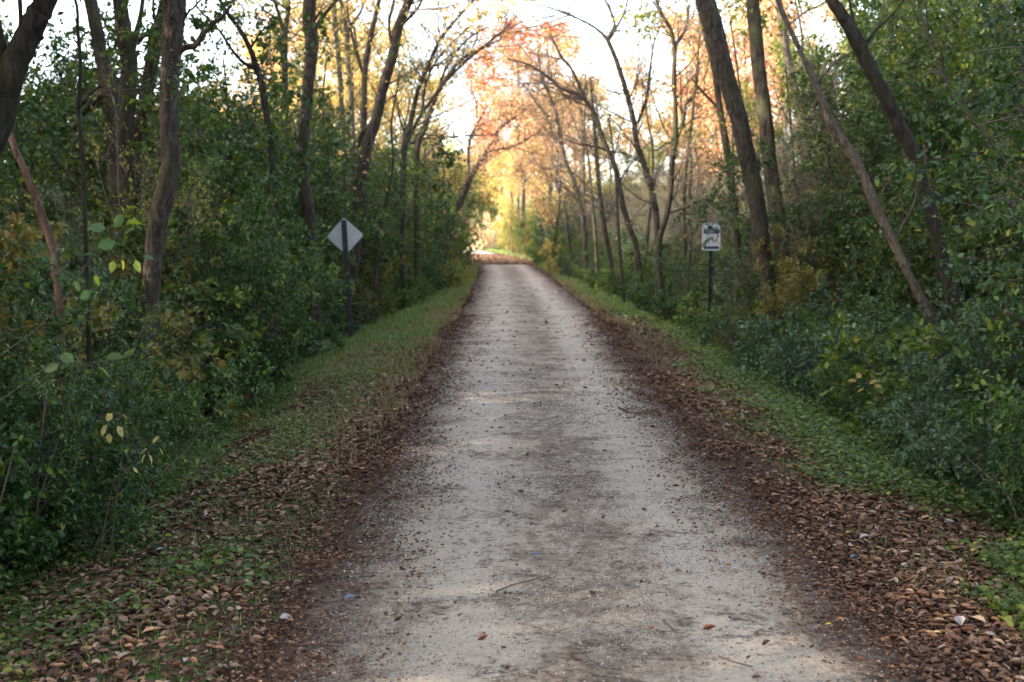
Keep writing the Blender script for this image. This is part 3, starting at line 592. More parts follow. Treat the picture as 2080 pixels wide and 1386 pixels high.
def scatter(kind, side, off, y0, y1, step, smin, smax, mats, probs=None, jit=.35, cond=None):
    y = y0; i = 0
    while y < y1:
        yy = y + rng0.uniform(-jit, jit) * step
        e = (eL if side < 0 else eR)(yy); x = e + side * (off + rng0.uniform(-jit, jit) * max(.5, off * .3))
        m = mats[rng0.choice(len(mats), p=probs)]; s = rng0.uniform(smin, smax); rz = rng0.uniform(0, 6.28)
        px = CX + F * x / max(.5, yy)
        if x > 0 and kind in ('mid', 'low', 'thin', 'bare') and 1395 < px < 1492 and 15 < yy < 21.8: y += step * .5; continue
        if 13 < yy < 24.6 and (600 if kind in ('low', 'mid') else 440) < px < 800: y += step * .5; continue
        if (cond is None or cond(px, x, yy)) and -900 < px < 3000:
            lb, gp = slabel(kind, x, yy, m); place_shrub(kind, i, x, yy, s, rz, m, lb, gp)
        y += step * (1 + yy / 60); i += 1
G, G2, OL, BG, YG = M_green, M_green2, M_olive, M_bluegreen, M_ygreen
# left thicket
scatter('low', -1, .45, 5.2, 10, .6, .8, 1.1, [G, G2, BG], [.5, .3, .2])
scatter('low', -1, .55, 5.2, 62, .95, .6, 1.1, [G, G2, OL, BG], [.4, .3, .1, .2])
scatter('mid', -1, 1.45, 4.5, 62, 1.25, .72, 1.0, [G, G2, BG, OL], [.45, .3, .15, .1])
scatter('mid', -1, 2.8, 8, 40, 1.5, .95, 1.2, [G, G2, BG], [.5, .3, .2])
scatter('tall', -1, 3.4, 16, 70, 1.9, .8, 1.05, [G, G2, OL], [.5, .3, .2])
scatter('tall', -1, 6.0, 21, 70, 2.5, .95, 1.15, [G, G2, OL, YG], [.4, .3, .2, .1])
scatter('thin', -1, 5.0, 15, 50, 2.6, .8, 1.0, [G, G2, OL], [.5, .3, .2])
scatter('tall', -1, 11, 32, 78, 3.4, .75, .95, [G2, OL, YG], [.4, .35, .25])
scatter('tall', -1, 5.5, 20, 34, 1.5, .95, 1.15, [G, G2], [.6, .4])
scatter('bare', -1, 1.6, 12, 40, 4.0, .3, .5, [OL])
scatter('thin', -1, 1.2, 6, 45, 3.2, .35, .7, [G2, YG], [.6, .4])
scatter('tall', -1, 2.3, 18, 58, 1.7, .85, 1.12, [G, G2, OL], [.5, .35, .15])
# right thicket
scatter('low', 1, .8, 5, 16, .85, .6, .95, [G, G2, BG], [.45, .3, .25])
scatter('low', 1, .5, 16, 70, .95, .6, 1.05, [G, G2, OL, BG], [.4, .3, .1, .2])
scatter('low', 1, 1.4, 6.5, 19, .8, .95, 1.3, [G, BG, G2], [.45, .4, .15])
scatter('low', 1, 2.3, 8, 19, .9, 1.1, 1.5, [G, BG, G2], [.45, .4, .15])
scatter('mid', 1, 3.2, 8, 14, 1.2, .7, .9, [G, BG], [.6, .4], cond=lambda px, x, y: px > 2080)
scatter('mid', 1, 1.6, 19, 75, 1.5, .6, .95, [G, G2, OL, BG, YG], [.3, .3, .1, .2, .1])
scatter('mid', 1, 3.4, 20, 60, 1.8, .8, 1.15, [G, G2, OL, BG], [.35, .35, .1, .2])
scatter('dense', 1, 2.2, 8.8, 15, 1.2, .95, 1.15, [G, BG, G2], [.6, .25, .15], cond=lambda px, x, y: px > 2260)
scatter('dense', 1, 3.0, 16.6, 22, 1.3, .95, 1.1, [G, G2], [.6, .4], cond=lambda px, x, y: px > 1690)
scatter('dense', 1, 5.0, 16.6, 26, 1.5, 1.2, 1.45, [G, G2], [.7, .3], cond=lambda px, x, y: px > 1690)
scatter('dense', 1, 7.5, 18, 30, 1.9, 1.35, 1.7, [G, G2], [.5, .5])
scatter('tall', 1, 8.5, 24, 40, 2.8, .9, 1.1, [G2, OL, YG], [.4, .3, .3])
scatter('thin', 1, 2.8, 20, 62, 1.7, .75, 1.05, [G2, OL, YG], [.3, .4, .3])
scatter('bare', 1, 2.4, 21, 60, 1.7, .6, 1.0, [OL])
scatter('bare', 1, 4.6, 22, 60, 2.2, .9, 1.25, [OL])
scatter('thin', 1, 5.5, 24, 70, 1.8, .9, 1.2, [OL, YG, G2], [.3, .5, .2])
scatter('tall', 1, 9.5, 38, 80, 3.6, .8, 1.0, [OL, YG, G2], [.4, .4, .2])
scatter('tall', 1, 2.5, 50, 84, 3.0, .6, .85, [G2, OL, BG, YG], [.3, .2, .3, .2])
def one(kind, px, D, s, m, label, var=0, cat='shrub'):
    x = (px - CX) / F * D; place_shrub(kind, var, x, D, s, px * .013, m, label, None, cat)
one('mid', 30, 7.4, .62, G, 'bushy green shrub hiding the foot of the peeled leaning stem')
one('mid', 200, 13.9, .92, G2, 'bushy shrub hiding the feet of the clustered trunks', 1)
one('mid', 120, 12.4, .9, G, 'bushy shrub left of the feet of the clustered trunks', 2)
one('mid', 430, 14.6, .95, G, 'bushy shrub right of the large crooked trunk, in the front row', 0)
one('mid', 455, 17.0, 1.05, G2, 'bushy shrub below the slim dark left-leaning tree', 1)
one('mid', 985, 108, 1.1, M_pale, 'pale straw-coloured bush glowing in sunlight at the end of the trail', 1)
one('low', 1150, 52, .95, M_yellow, 'small yellow bush beside the right grass verge', 1)
one('mid', 1128, 60, .5, M_yellow, 'bright yellow bush where the trail enters the leaf-strewn shade')
one('low', 925, 38, .8, M_ygreen, 'straw-yellow weed clump at the left verge below the leaning far trees', 2)
one('mid', 1225, 56, .9, M_bluegreen, 'rounded blue-green bush right of the trail crest', 2)
one('tall', 912, 62, .8, M_green, 'dark bush at the foot of the left side of the distant opening', 1)
one('tall', 900, 84, .9, M_green2, 'tall green bush beyond the dark bush left of the distant opening', 2)
one('tall', 1110, 70, .7, M_green2, 'green bush massed at the right of the distant leaf-strewn bend')
one('tall', 1150, 66, .8, M_bluegreen, 'tall blue-green bush right of the trail crest, beside the rounded one', 1)
one('tall', 1195, 60, .8, M_green, 'dark bush at the foot of the thin left-leaning tree', 2)
one('tall', 1080, 78, .72, M_olive, 'olive bush in the middle of the bushes at the distant bend', 2)
one('tall', 1010, 112, .9, M_olive, 'dark olive bush close to the dark trunk at the far bend', 2)
one('thin', 1490, 20.7, .47, M_green2, 'young sapling whose leaves overlap the information sign', 1)
one('tall', 1075, 86, .75, M_olive, 'olive and gold bush at the right of the distant bend', 1)
one('tall', 1045, 98, .8, M_ygreen, 'sunlit yellow-green bush behind the distant bend')
one('mid', 868, 70, 1.2, M_green2, 'leafy bush at the left foot of the distant opening', 1)

# ------------------------------------------------------------------ background trees
def bt(px, D, H, m, label, group=None, lib='A', dz=0, v=None):
    L = TR if lib == 'A' else TRB; base = 12.5 if lib == 'A' else 9.0
    x = (px - CX) / F * D
    place_tree(int(px) if v is None else v, x, D, H / base, px * .37, m, label, group, L)
def top(y, D): return CAMH + (HZ - y) / F * D
bt(1110, 68, top(65, 68), M_orange, 'large peach-orange tree filling the centre above the trail', v=0)
bt(1165, 74, top(150, 74), M_yellow, 'yellow tree just right of the peach-orange centre tree', v=1)
bt(1065, 84, top(35, 84), M_red, 'red-tipped tree behind the peach-orange centre tree', v=2)
bt(1052, 96, top(215, 96), M_orange, 'orange tree left of the peach-orange centre tree', v=0)
bt(1040, 90, top(300, 90), M_yellow, 'golden tree with dark trunk at the distant bend', v=1)
bt(1120, 58, top(215, 58), M_orange, 'smaller orange tree under the peach-orange centre tree', lib='B', v=0)
bt(905, 66, top(235, 66), M_orange, 'orange-yellow tree behind the arching far trees', lib='B', v=1)
bt(850, 78, top(265, 78), M_yellow, 'yellow tree left of the centre sky gap', v=2)
bt(790, 56, top(40, 56), M_yellow, 'tall golden tree behind the big right-leaning trunk', v=0)
bt(715, 50, top(-10, 50), M_yellow, 'tall golden tree behind the pale slim trunks', v=1)
bt(640, 60, top(-30, 60), M_orange, 'tall orange-gold tree behind the knotted straight trunk', v=2)
bt(560, 52, top(60, 52), M_yellow, 'golden tree behind the narrow forked trunk', v=0)
bt(470, 62, top(150, 62), M_orange, 'rusty orange tree showing above the thicket behind the slim dark tree', lib='B', v=0)
bt(395, 50, top(165, 50), M_olive, 'olive-gold tree right of the large crooked trunk', lib='B', v=1)
bt(300, 70, top(190, 70), M_orange, 'orange tree seen between the clustered trunks', v=1)
bt(130, 45, top(210, 45), M_green2, 'drooping green tree against the upper left sky', lib='B', v=0)
bt(30, 38, top(230, 38), M_green2, 'green tree low behind the black forking trunk', lib='B', v=1)
bt(1290, 72, top(250, 72), M_ygreen, 'yellow-green tree below the right sky gap', lib='B', v=1)
bt(1350, 58, top(190, 58), M_ygreen, 'yellow-green tree behind the tree with the low crotch', lib='B', v=0)
bt(1440, 52, top(-10, 52), M_orange, 'orange tree behind the information sign reaching the top edge', v=2)
bt(1500, 46, top(-40, 46), M_orange, 'bright orange tree between the two big right trunks', v=0)
bt(1580, 50, top(-60, 50), M_orange, 'orange tree right of the upright trunk', v=1)
bt(1450, 70, top(120, 70), M_yellow, 'yellow tree glimpsed left of the big leaning trunk', v=0)
bt(1660, 38, top(20, 38), M_ygreen, 'yellow-green tree behind the half-hidden trunk', v=2)
bt(1790, 32, top(-80, 32), M_green2, 'green tree behind the slanting dead trunk', v=1)
bt(1930, 30, top(-80, 30), M_green2, 'green tree behind the sturdy dark trunk', v=0)
bt(2080, 26, top(-80, 26), M_green, 'dark green tree filling the upper right corner', v=2)
bt(950, 135, 10, M_yellow, 'pale golden tree glowing in the gap at the end of the trail', v=2)
bt(905, 150, 12, M_ygreen, 'far yellow-green tree left of the glowing gap', v=1)
bt(1000, 160, 13, M_yellow, 'far golden tree behind the dark trunk at the bend', v=0)
# the wood left of the trail beyond the picture edge, which throws its shade over it
k = 0
for (x0, ystep, off) in ((-6.5, 3.4, 0), (-10.5, 3.8, 1), (-15, 4.4, 2.5), (-21, 5, 0)):
    y = -22 + off
    while y < abs(x0) / .385 + 3:
        if not (CX + F * (x0 + 3.0) / max(1, y) > 0 and y > 0):
            place_tree(k, x0 + rng0.uniform(-1, 1), y, rng0.uniform(.92, 1.12), k * 1.3, G2, 'green woodland tree just beyond the left picture edge', 'woodland trees beyond the left edge', name='woodland_tree')
        y += ystep; k += 1
for i, (x, y) in enumerate(((8, 1), (9, 6.5), (12, 11), (8, -5))):
    place_tree(i, x, y, 1.0, i * 2.1, G, 'green woodland tree just beyond the right picture edge', 'woodland trees beyond the right edge', name='woodland_tree')
# far-off wood
rg = np.random.default_rng(77); b = MB(); n = 30000
x = rg.uniform(-150, 150, n); y = 185 + rg.uniform(0, 25, n) + .0006 * x * x
hh = 5 + 7 * fbm(x * .06, x * 0, 31) + 3 * (vnoise(x * .3, x * 0, 32) - .5); z = rg.uniform(0, 1, n) ** .8 * hh
b.leaves(np.stack([x, y, z - .3], 1), rg.normal(0, 1, (n, 3)), rg.uniform(.5, 1.1, n), rg, .8, hexa=False, a=np.clip(fbm(x * .05, y * 0, 40) + rg.normal(0, .15, n), 0, 1))
tag(b.build('distant_wood', M_ygreen), 'far-off band of autumn woodland closing the view', 'woodland', kind='stuff')
# ------------------------------------------------------------------ leaf litter, ground cover, grass, grit
def littermat(name, stops, rough=.75):
    m, n, l, out = newmat(name); at = n.new('ShaderNodeAttribute'); at.attribute_name = 'r'
    r = ramp(n, stops); l.new(at.outputs['Fac'], r.inputs[0])
    tc = n.new('ShaderNodeTexCoord'); nn = noise(n, l, tc.outputs['Object'], 70, 4)
    hs = n.new('ShaderNodeHueSaturation'); mp = n.new('ShaderNodeMapRange'); mp.inputs['To Min'].default_value = .6; mp.inputs['To Max'].default_value = 1.4
    l.new(nn.outputs[0], mp.inputs['Value']); l.new(mp.outputs[0], hs.inputs['Value']); l.new(r.outputs[0], hs.inputs['Color'])
    b = n.new('ShaderNodeBsdfPrincipled'); b.inputs['Roughness'].default_value = rough; b.inputs['Specular IOR Level'].default_value = .3
    l.new(hs.outputs[0], b.inputs['Base Color']); l.new(b.outputs[0], out.inputs[0]); return m
M_litter = littermat('fallen_leaf_brown', [(0, (.055, .028, .02)), (.25, (.115, .058, .038)), (.5, (.21, .115, .072)), (.68, (.30, .19, .125)), (.8, (.40, .28, .20)), (.9, (.36, .17, .07)), (.96, (.36, .34, .36)), (1, (.42, .33, .08))])
rg = np.random.default_rng(99)
def band(n, y0, y1, a0, a1, side, pw_=1.0):
    """random points a0..a1 metres outside the path edge"""
    u = rg.uniform(0, 1, n); y = y0 * (y1 / y0) ** u if pw_ < 1 else y0 + (y1 - y0) * u
    a = rg.uniform(a0, a1, n); x = pc(y) + side * (pw(y) + a); return x, y, a
def litter_leaves(b, x, y, size, cup=.25, lift=.0, a=None):
    n = len(x); th = rg.uniform(0, 2 * math.pi, n); A = np.stack([np.cos(th), np.sin(th), rg.normal(0, .18, n)], 1)
    z = pathz(x, y) + rg.uniform(.002, .02, n) + lift
    a = rg.uniform(0, 1, n) if a is None else a; size = np.broadcast_to(size, (n,)); P_ = np.stack([x, y, z], 1); m = rg.uniform(0, 1, n) < .62
    b.leaves(P_[m], A[m], size[m] * 1.15, rg, .30, fold=.35, droop=.3, flat=1.0, hexa=True, a=a[m], curl=cup * 2.0, aspv=.5)
    b.leaves(P_[~m], A[~m], size[~m] * .95, rg, .68, fold=.22, droop=.25, flat=2.4, hexa=True, a=a[~m], curl=cup * .8, aspv=.35)
b = MB()
def dens(x, y, a, lo, hi, seed, inner=.25):
    p = np.clip((a + inner) / (inner + .25), 0, 1) ** 1.5 * (lo + (hi - lo) * ss(.35, .62, fbm(x * 1.6, y * 1.1, seed)))
    return rg.uniform(0, 1, len(x)) < p
for (n, y0, y1, a0, a1, sd, lo, hi, s0, s1) in (
        (38000, 2.6, 9, -.28, 1.8, 1, .4, 1., .02, .068), (22000, 9, 20, -.15, 1.2, 1, .08, .8, .025, .07), (8000, 20, 62, -.15, .35, 1, .15, 1., .05, .08), (3500, 20, 45, .4, 1.3, 1, .1, .5, .05, .08),
        (30000, 2.6, 9, -.28, 1.9, -1, .35, .95, .018, .062), (25000, 9, 20, -.2, 1.5, -1, .25, .9, .025, .08), (8000, 20, 62, -.15, .22, -1, .2, 1., .05, .08), (4500, 20, 45, .3, 1.4, -1, .05, .5, .05, .08)):
    x, y, a = band(n, y0, y1, a0, a1, sd, .5); k_ = dens(x, y, a, lo, hi, 50 + sd)
    x, y, a = x[k_], y[k_], a[k_]
    # the litter is crumbled and dark next to the tread, larger and paler outward
    t = np.clip((a + .2) / .8, 0, 1); s = rg.uniform(s0, s1, len(x)) * (.55 + .45 * t)
    col_ = np.clip(rg.beta(1.7, 2.1, len(x)) * (.6 + .4 * t) + .0, 0, .93); sp = rg.uniform(0, 1, len(x)); col_ = np.where(sp > .985, rg.uniform(.94, 1, len(x)), col_)
    litter_leaves(b, x, y, s, a=col_)
for sd in (1, -1):
    x, y, a = band(42000, 2.6, 26, -.62, .3, sd, .5); k_ = rg.uniform(0, 1, len(x)) < np.clip((a + .62) / .6, 0, 1) ** 1.6 * (.2 + .8 * ss(.38, .55, fbm(x * 3, y * 1.6, 33)))
    x, y = x[k_], y[k_]; litter_leaves(b, x, y, rg.uniform(.006, .02, len(x)) * (1 + y / 25), a=rg.beta(1.4, 2.5, len(x)))
x = rg.uniform(-4, 3, 26000) ; y = rg.uniform(62, 88, 26000); x = x + pc(y) + 1.0
litter_leaves(b, x, y, rg.uniform(.05, .11, 26000), a=rg.beta(2, 2, 26000), cup=.05)
n = 700; u = rg.uniform(0, 1, n); y = 2.8 * (40 / 2.8) ** u; x = pc(y) + rg.normal(0, .75, n).clip(-1.1, 1.1)
litter_leaves(b, x, y, rg.uniform(.01, .035, n) * (1 + y / 30), a=rg.beta(1.3, 3, n))
tag(b.build('leaf_litter', M_litter), 'brown curled fallen leaves banked along both edges of the trail', 'fallen leaves', kind='stuff')

# dark crumbs and pale grit on the tread
M_grit = littermat('limestone_grit', [(0, (.06, .04, .035)), (.35, (.12, .09, .075)), (.5, (.3, .27, .24)), (.8, (.42, .37, .31)), (1, (.58, .53, .47))], .9)
b = MB(); n = 70000; u = rg.uniform(0, 1, n); y = 2.7 * (16 / 2.7) ** u; x = pc(y) + rg.uniform(-1.15, 1.15, n)
k_ = rg.uniform(0, 1, n) < (.2 + .8 * ss(.4, .6, fbm(x * 2.5, y * 1.5, 88))); x, y = x[k_], y[k_]; n = len(x)
s = rg.uniform(.002, .006, n) * (.8 + y / 14); c = np.stack([x, y, pathz(x, y) + s * .1], 1)
k9 = rg.uniform(0, 1, n) < .6; s = s * np.where(k9, 1, .6)
oct_ = np.array([[1, 0, 0], [-.5, .87, 0], [-.5, -.87, 0], [0, 0, .8]]); rot = rg.uniform(0, 6.28, n)
vx = oct_[None] * s[:, None, None] * rg.uniform(.6, 1.3, (n, 4, 1)); co, si = np.cos(rot)[:, None], np.sin(rot)[:, None]
V = np.stack([vx[..., 0] * co - vx[..., 1] * si, vx[..., 0] * si + vx[..., 1] * co, vx[..., 2]], -1) + c[:, None]
bi = np.arange(n)[:, None] * 4; Q = np.concatenate([bi + np.array([[0, 1, 3, 3]]), bi + np.array([[1, 2, 3, 3]]), bi + np.array([[2, 0, 3, 3]])])
av = rg.uniform(0, 1, n); b.add(V.reshape(-1, 3), Q, np.tile(av, 3)); tag(b.build('gravel', M_grit), 'loose pale limestone grit on the trail surface', 'gravel', kind='stuff')

# low weeds
def weeds(b, x, y, h, size, asp=.7):
    n = len(x); z = gh(x, y) + rg.uniform(.01, 1, n) * h; th = rg.uniform(0, 6.28, n)
    A = np.stack([np.cos(th), np.sin(th), rg.uniform(-.1, .6, n)], 1)
    b.leaves(np.stack([x, y, z], 1), A, size, rg, asp, fold=.2, droop=.25, flat=2., hexa=True)
b = MB()
for (n, y0, y1, a0, a1, sd, th_, s0, s1, hh) in ((34000, 4.5, 13, .6, 2.3, 1, .27, .02, .05, .15), (18000, 13, 24, .5, 2.4, 1, .3, .025, .05, .14),
                                          (20000, 2.6, 9, .25, 2.4, -1, .5, .015, .05, .07), (22000, 9, 24, .5, 2.2, -1, .43, .025, .045, .07), (9000, 2.6, 10, 1.5, 2.6, -1, .38, .02, .045, .12)):
    x, y, a = band(n, y0, y1, a0, a1, sd, .5); k_ = (fbm(x * 1.3, y * .9, 60 + sd) + .14 * ss(a0, a1, a) + rg.normal(0, .05, n)) > th_ + .05
    if sd > 0: k_ = (fbm(x * 1.5, y * .9, 61) + .55 * ss(a0 - .1, a0 + 1.25, a) + rg.normal(0, .07, n)) > .70
    weeds(b, x[k_], y[k_], hh * (.4 + .6 * ss(a0, a0 + .5, a[k_])), rg.uniform(s0, s1, k_.sum()))
tag(b.build('ground_cover', M_green2), 'low leafy green weeds creeping over the shoulders of the trail', 'ground cover', kind='stuff')

def blades(b, x, y, h, wd):
    n = len(x); th = rg.uniform(0, 6.28, n); z = gh(x, y)
    d = np.stack([np.cos(th), np.sin(th), np.zeros(n)], 1); s = np.stack([-d[:, 1], d[:, 0], d[:, 2]], 1) * wd[:, None]; le = rg.uniform(.1, .7, n)[:, None]
    p = np.stack([x, y, z - .005], 1); H = h[:, None]; up = np.array([[0, 0, 1.]])
    m1 = p + up * H * .6 + d * H * le * .3; tp = p + up * H + d * H * le
    V = np.stack([p - s, p + s, m1 + s * .7, m1 - s * .7, tp], 1); bi = np.arange(n)[:, None] * 5
    b.add(V.reshape(-1, 3), np.concatenate([bi + np.array([[0, 1, 2, 3]]), bi + np.array([[3, 2, 4, 4]])]), np.tile(rg.beta(2, 2, n), 2))
M_grass = leafmat('grass_green', [(.05, .09, .02), (.08, .15, .035), (.13, .21, .05), (.2, .25, .08), (.34, .3, .14)], .35, .5)
b = MB()
for (n, y0, y1, a0, a1, sd, h0, h1, w_) in ((26000, 15, 30, .35, 2.0, -1, .04, .11, .004), (34000, 28, 62, .15, 1.9, -1, .05, .13, .009), (12000, 2.6, 17, .2, 2.0, -1, .02, .07, .0025),
                                      (15000, 17, 30, .9, 2.4, 1, .04, .10, .004), (34000, 28, 62, .25, 2.0, 1, .05, .12, .009), (12000, 4, 17, .4, 1.8, 1, .02, .07, .0025), (9000, 75, 115, .2, 3.5, 1, .06, .2, .02)):
    x, y, a = band(n, y0, y1, a0, a1, sd, .5); k_ = (fbm(x * 1.1, y * .7, 70 + sd) + .2 * ss(a0, a0 + .6, a)) > .46
    k_ &= rg.uniform(0, 1, n) < (.35 + .65 * ss(y0, y0 + 10, y) if y0 < 20 else 1.)
    blades(b, x[k_], y[k_], rg.uniform(h0, h1, k_.sum()), np.full(k_.sum(), w_))
bd = MB()
for (n, y0, y1, a0, a1, sd, h0, h1, w_) in ((16000, 9, 24, .15, 1.7, -1, .04, .13, .0035), (7000, 24, 60, .1, .7, -1, .05, .12, .008), (6000, 10, 24, .3, 1.6, 1, .03, .10, .0035), (6000, 24, 60, .1, .6, 1, .05, .12, .008)):
    x, y, a = band(n, y0, y1, a0, a1, sd, .5); k_ = (fbm(x * 1.4, y * .8, 170 + sd) + rg.normal(0, .06, n)) > .46
    if y0 < 20: k_ &= rg.uniform(0, 1, n) < ss(y0 - 2, y0 + 8, y) * .8
    blades(bd, x[k_], y[k_], rg.uniform(h0, h1, k_.sum()), np.full(k_.sum(), w_))
M_dry = leafmat('grass_dry', [(.14, .10, .05), (.24, .17, .09), (.34, .26, .15), (.2, .2, .08)], .25, .7)
tag(bd.build('dry_grass', M_dry), 'tan dried grass mixed with leaves on the trail shoulders', 'grass', kind='stuff')
tag(b.build('grass', M_grass), 'short green grass on the shoulders of the trail', 'grass', kind='stuff')

# ------------------------------------------------------------------ signs
M_alu = plain('sign_aluminium', (.42, .43, .45), .38, .35, 0, 6, .06)
M_post = plain('black_painted_post', (.010, .010, .012), .45, 0, .2, 40, .3)
M_bolt = plain('bolt_steel', (.25, .24, .22), .4, .8)
M_white = plain('sign_white', (.80, .81, .84), .35, 0, 0, 8, .03); M_navy = plain('sign_navy', (.035, .05, .14), .4, 0, 0, 8, .1)
M_line = plain('sign_print', (.16, .21, .36), .5); M_tan = plain('sign_picture', (.16, .2, .22), .5, 0, 0, 60, .5)
def rrect(w, h, r, n=6):
    p = []
    for cx, cy, a0 in ((w / 2 - r, h / 2 - r, 0), (-w / 2 + r, h / 2 - r, 90), (-w / 2 + r, -h / 2 + r, 180), (w / 2 - r, -h / 2 + r, 270)):
        for i in range(n + 1): a = R(a0 + 90 * i / n); p.append((cx + r * math.cos(a), cy + r * math.sin(a)))
    return np.array(p)
def slab(name, outline, y0, y1, mat, parent, tf=lambda p: p):
    """prism in the x-z plane between y0 (front) and y1"""
    n = len(outline); me = bpy.data.meshes.new(name)
    v = [tuple(tf(np.array([a, y0, c]))) for a, c in outline] + [tuple(tf(np.array([a, y1, c]))) for a, c in outline]
    f = [list(range(n)), list(range(2 * n - 1, n - 1, -1))] + [[i, i + n, (i + 1) % n + n, (i + 1) % n] for i in range(n)]
    me.from_pydata(v, [], f); me.materials.append(mat); me.update(); return mk(name, me, parent)
def box_outline(w, h, cx=0, cz=0): return np.array([(cx - w / 2, cz - h / 2), (cx + w / 2, cz - h / 2), (cx + w / 2, cz + h / 2), (cx - w / 2, cz + h / 2)])
# diamond sign, seen from behind
D = 23.6; bp = P(714, 695, D); tp = P(698, 447, D); gz = float(gh(bp[0], D)); e = empty('diamond_sign', (bp[0], D, gz))
L = tp[2] - gz; lean = math.atan2(bp[0] - tp[0], L); e.rotation_euler = (R(-1), -lean, 0)
U = [(-.045, 0), (-.045, .045), (.045, .045), (.045, 0), (.033, 0), (.033, .033), (-.033, .033), (-.033, 0)]
me = bpy.data.meshes.new('post'); n = len(U)
v = [(x, -y, -.35) for x, y in U] + [(x, -y, L) for x, y in U]; me.from_pydata(v, [], [list(range(n))[::-1], list(range(n, 2 * n))] + [[i, (i + 1) % n, (i + 1) % n + n, i + n] for i in range(n)]); me.materials.append(M_post); mk('post', me, e)
half = .325; dia = rrect(half * 2 / math.sqrt(2) * 1.02, half * 2 / math.sqrt(2) * 1.02, .05); c45, s45 = math.cos(R(45)), math.sin(R(45))
dia = np.array([(a * c45 - c * s45, a * s45 + c * c45) for a, c in dia]); cz = L - (479 - 447) / F * D
dia[:, 1] += cz; pn = slab('sign_panel', dia, .004, .0075, M_alu, e)
def bolt(x, y, z, parent, r=.010):
    o = [(x + r * math.cos(k * math.pi / 3), z + r * math.sin(k * math.pi / 3)) for k in range(6)]; slab('bolt', o, y - .009, y, M_bolt, parent)
bolt(.0, -.045, L - .06, e); bolt(0, -.045, cz - .17, e); bolt(0, -.045, .35, e, .007)
tag(e, 'bare grey back of a diamond-shaped sign on a leaning black post', 'sign')
# information sign
D = 21.6; bp = P(1442, 652, D); tp = P(1445, 453, D); gz = float(gh(bp[0], D)); e = empty('information_sign', (bp[0], D, gz), R(2)); L = tp[2] - gz
e.rotation_euler = (0, math.atan2(tp[0] - bp[0], L), R(3))
me = bpy.data.meshes.new('post'); v = [(x * .8, y * .8, -.35) for x, y in U] + [(x * .8, y * .8, L - .03) for x, y in U]
me.from_pydata(v, [], [list(range(n)), list(range(2 * n - 1, n - 1, -1))] + [[i, i + n, (i + 1) % n + n, (i + 1) % n] for i in range(n)]); me.materials.append(M_post); mk('post', me, e)
W_, H_ = .297, .445; cz = L - H_ / 2
pn = slab('sign_panel', rrect(W_, H_, .028) + np.array([[0, cz]]), -.006, -.002, M_white, e)
def face(name, w, h, cx, z, m, off): return slab(name, box_outline(w, h, cx, cz + z), -.006 - off, -.0045, m, e)
bm_ = MB()
for (w, h, cx, z) in ((.006, .40, -.127, -.01), (.004, .40, .127, -.01), (.25, .004, 0, .194)):
    pass
def strips(name, rects, m, off):
    vs, fs = [], []
    for (w, h, cx, z) in rects:
        k0 = len(vs)
        for y in (-.006 - off, -.0045): vs += [(a, y, c) for a, c in box_outline(w, h, cx, cz + z)]
        fs += [[k0, k0 + 1, k0 + 2, k0 + 3]] + [[k0 + i, k0 + 4 + i, k0 + 4 + (i + 1) % 4, k0 + (i + 1) % 4] for i in range(4)]
    me = bpy.data.meshes.new(name); me.from_pydata(vs, [], fs); me.materials.append(m); return mk(name, me, e)
strips('border_line', [(.003, .398, -.1285, -.004), (.003, .398, .1285, -.004), (.254, .003, 0, .1965)], M_navy, .0010)
strips('header_band', [(.250, .078, 0, .085)], M_navy, .0016)
strips('footer_band', [(.250, .048, 0, -.178)], M_navy, .0016)
rr = random.Random(3); rows = []
for z in (.100, .074):
    x = -.09
    while x < .085:
        w = rr.uniform(.012, .03); rows.append((w, .008, x + w / 2, z)); x += w + .006
strips('header_lettering', rows, M_white, .0026)
rows = []
for k in range(8):
    z = .034 - k * .024; x = -.10; end = rr.uniform(.02, .10)
    while x < end:
        w = rr.uniform(.008, .02); rows.append((w, .0045, x + w / 2, z)); x += w + .004
strips('printed_text', rows, M_line, .0022)
strips('emblem', [(.05, .02, .0, .150), (.02, .035, -.004, .150), (.03, .008, .05, .145), (.03, .008, -.055, .145)], M_line, .0022)
tag(e, 'white information sign with navy bands on a black post', 'sign')

# ------------------------------------------------------------------ single things on and by the trail
def fallen(px, py, size, c, label, up=.3, ang=0., name='fallen_leaf'):
    sp = (py - HZ) / F; D = CAMH / sp
    for _ in range(8): x = (px - CX) / F * D; D = (CAMH - float(pathz(np.array([x]), np.array([D]))[0])) / sp
    size *= .6; b = MB(); rgl = np.random.default_rng(int(px)); A = np.array([[math.cos(ang), math.sin(ang), .1]])
    b.leaves(np.array([[-.5 * size * math.cos(ang), -.5 * size * math.sin(ang), .018]]), A, size, rgl, .65, fold=.3, droop=.2, flat=4, a=.5, curl=up)
    o = b.build(name, c); o.location = (x, D, float(pathz(np.array([x]), np.array([D]))[0]) + .004); tag(o, label, 'leaf'); return o
L_blue = littermat('fallen_leaf_slate', [(0, (.09, .11, .17)), (1, (.13, .15, .21))]); L_pale = littermat('fallen_leaf_pale', [(0, (.26, .23, .23)), (1, (.33, .29, .28))])
L_tan = littermat('fallen_leaf_tan', [(0, (.36, .25, .16)), (1, (.45, .32, .2))]); L_yel = littermat('fallen_leaf_gold', [(0, (.5, .40, .08)), (1, (.5, .4, .1))]); L_or = littermat('fallen_leaf_rust', [(0, (.30, .10, .04)), (1, (.4, .15, .05))])
L_red = littermat('fallen_leaf_red_brown', [(0, (.16, .05, .03)), (1, (.2, .07, .04))])
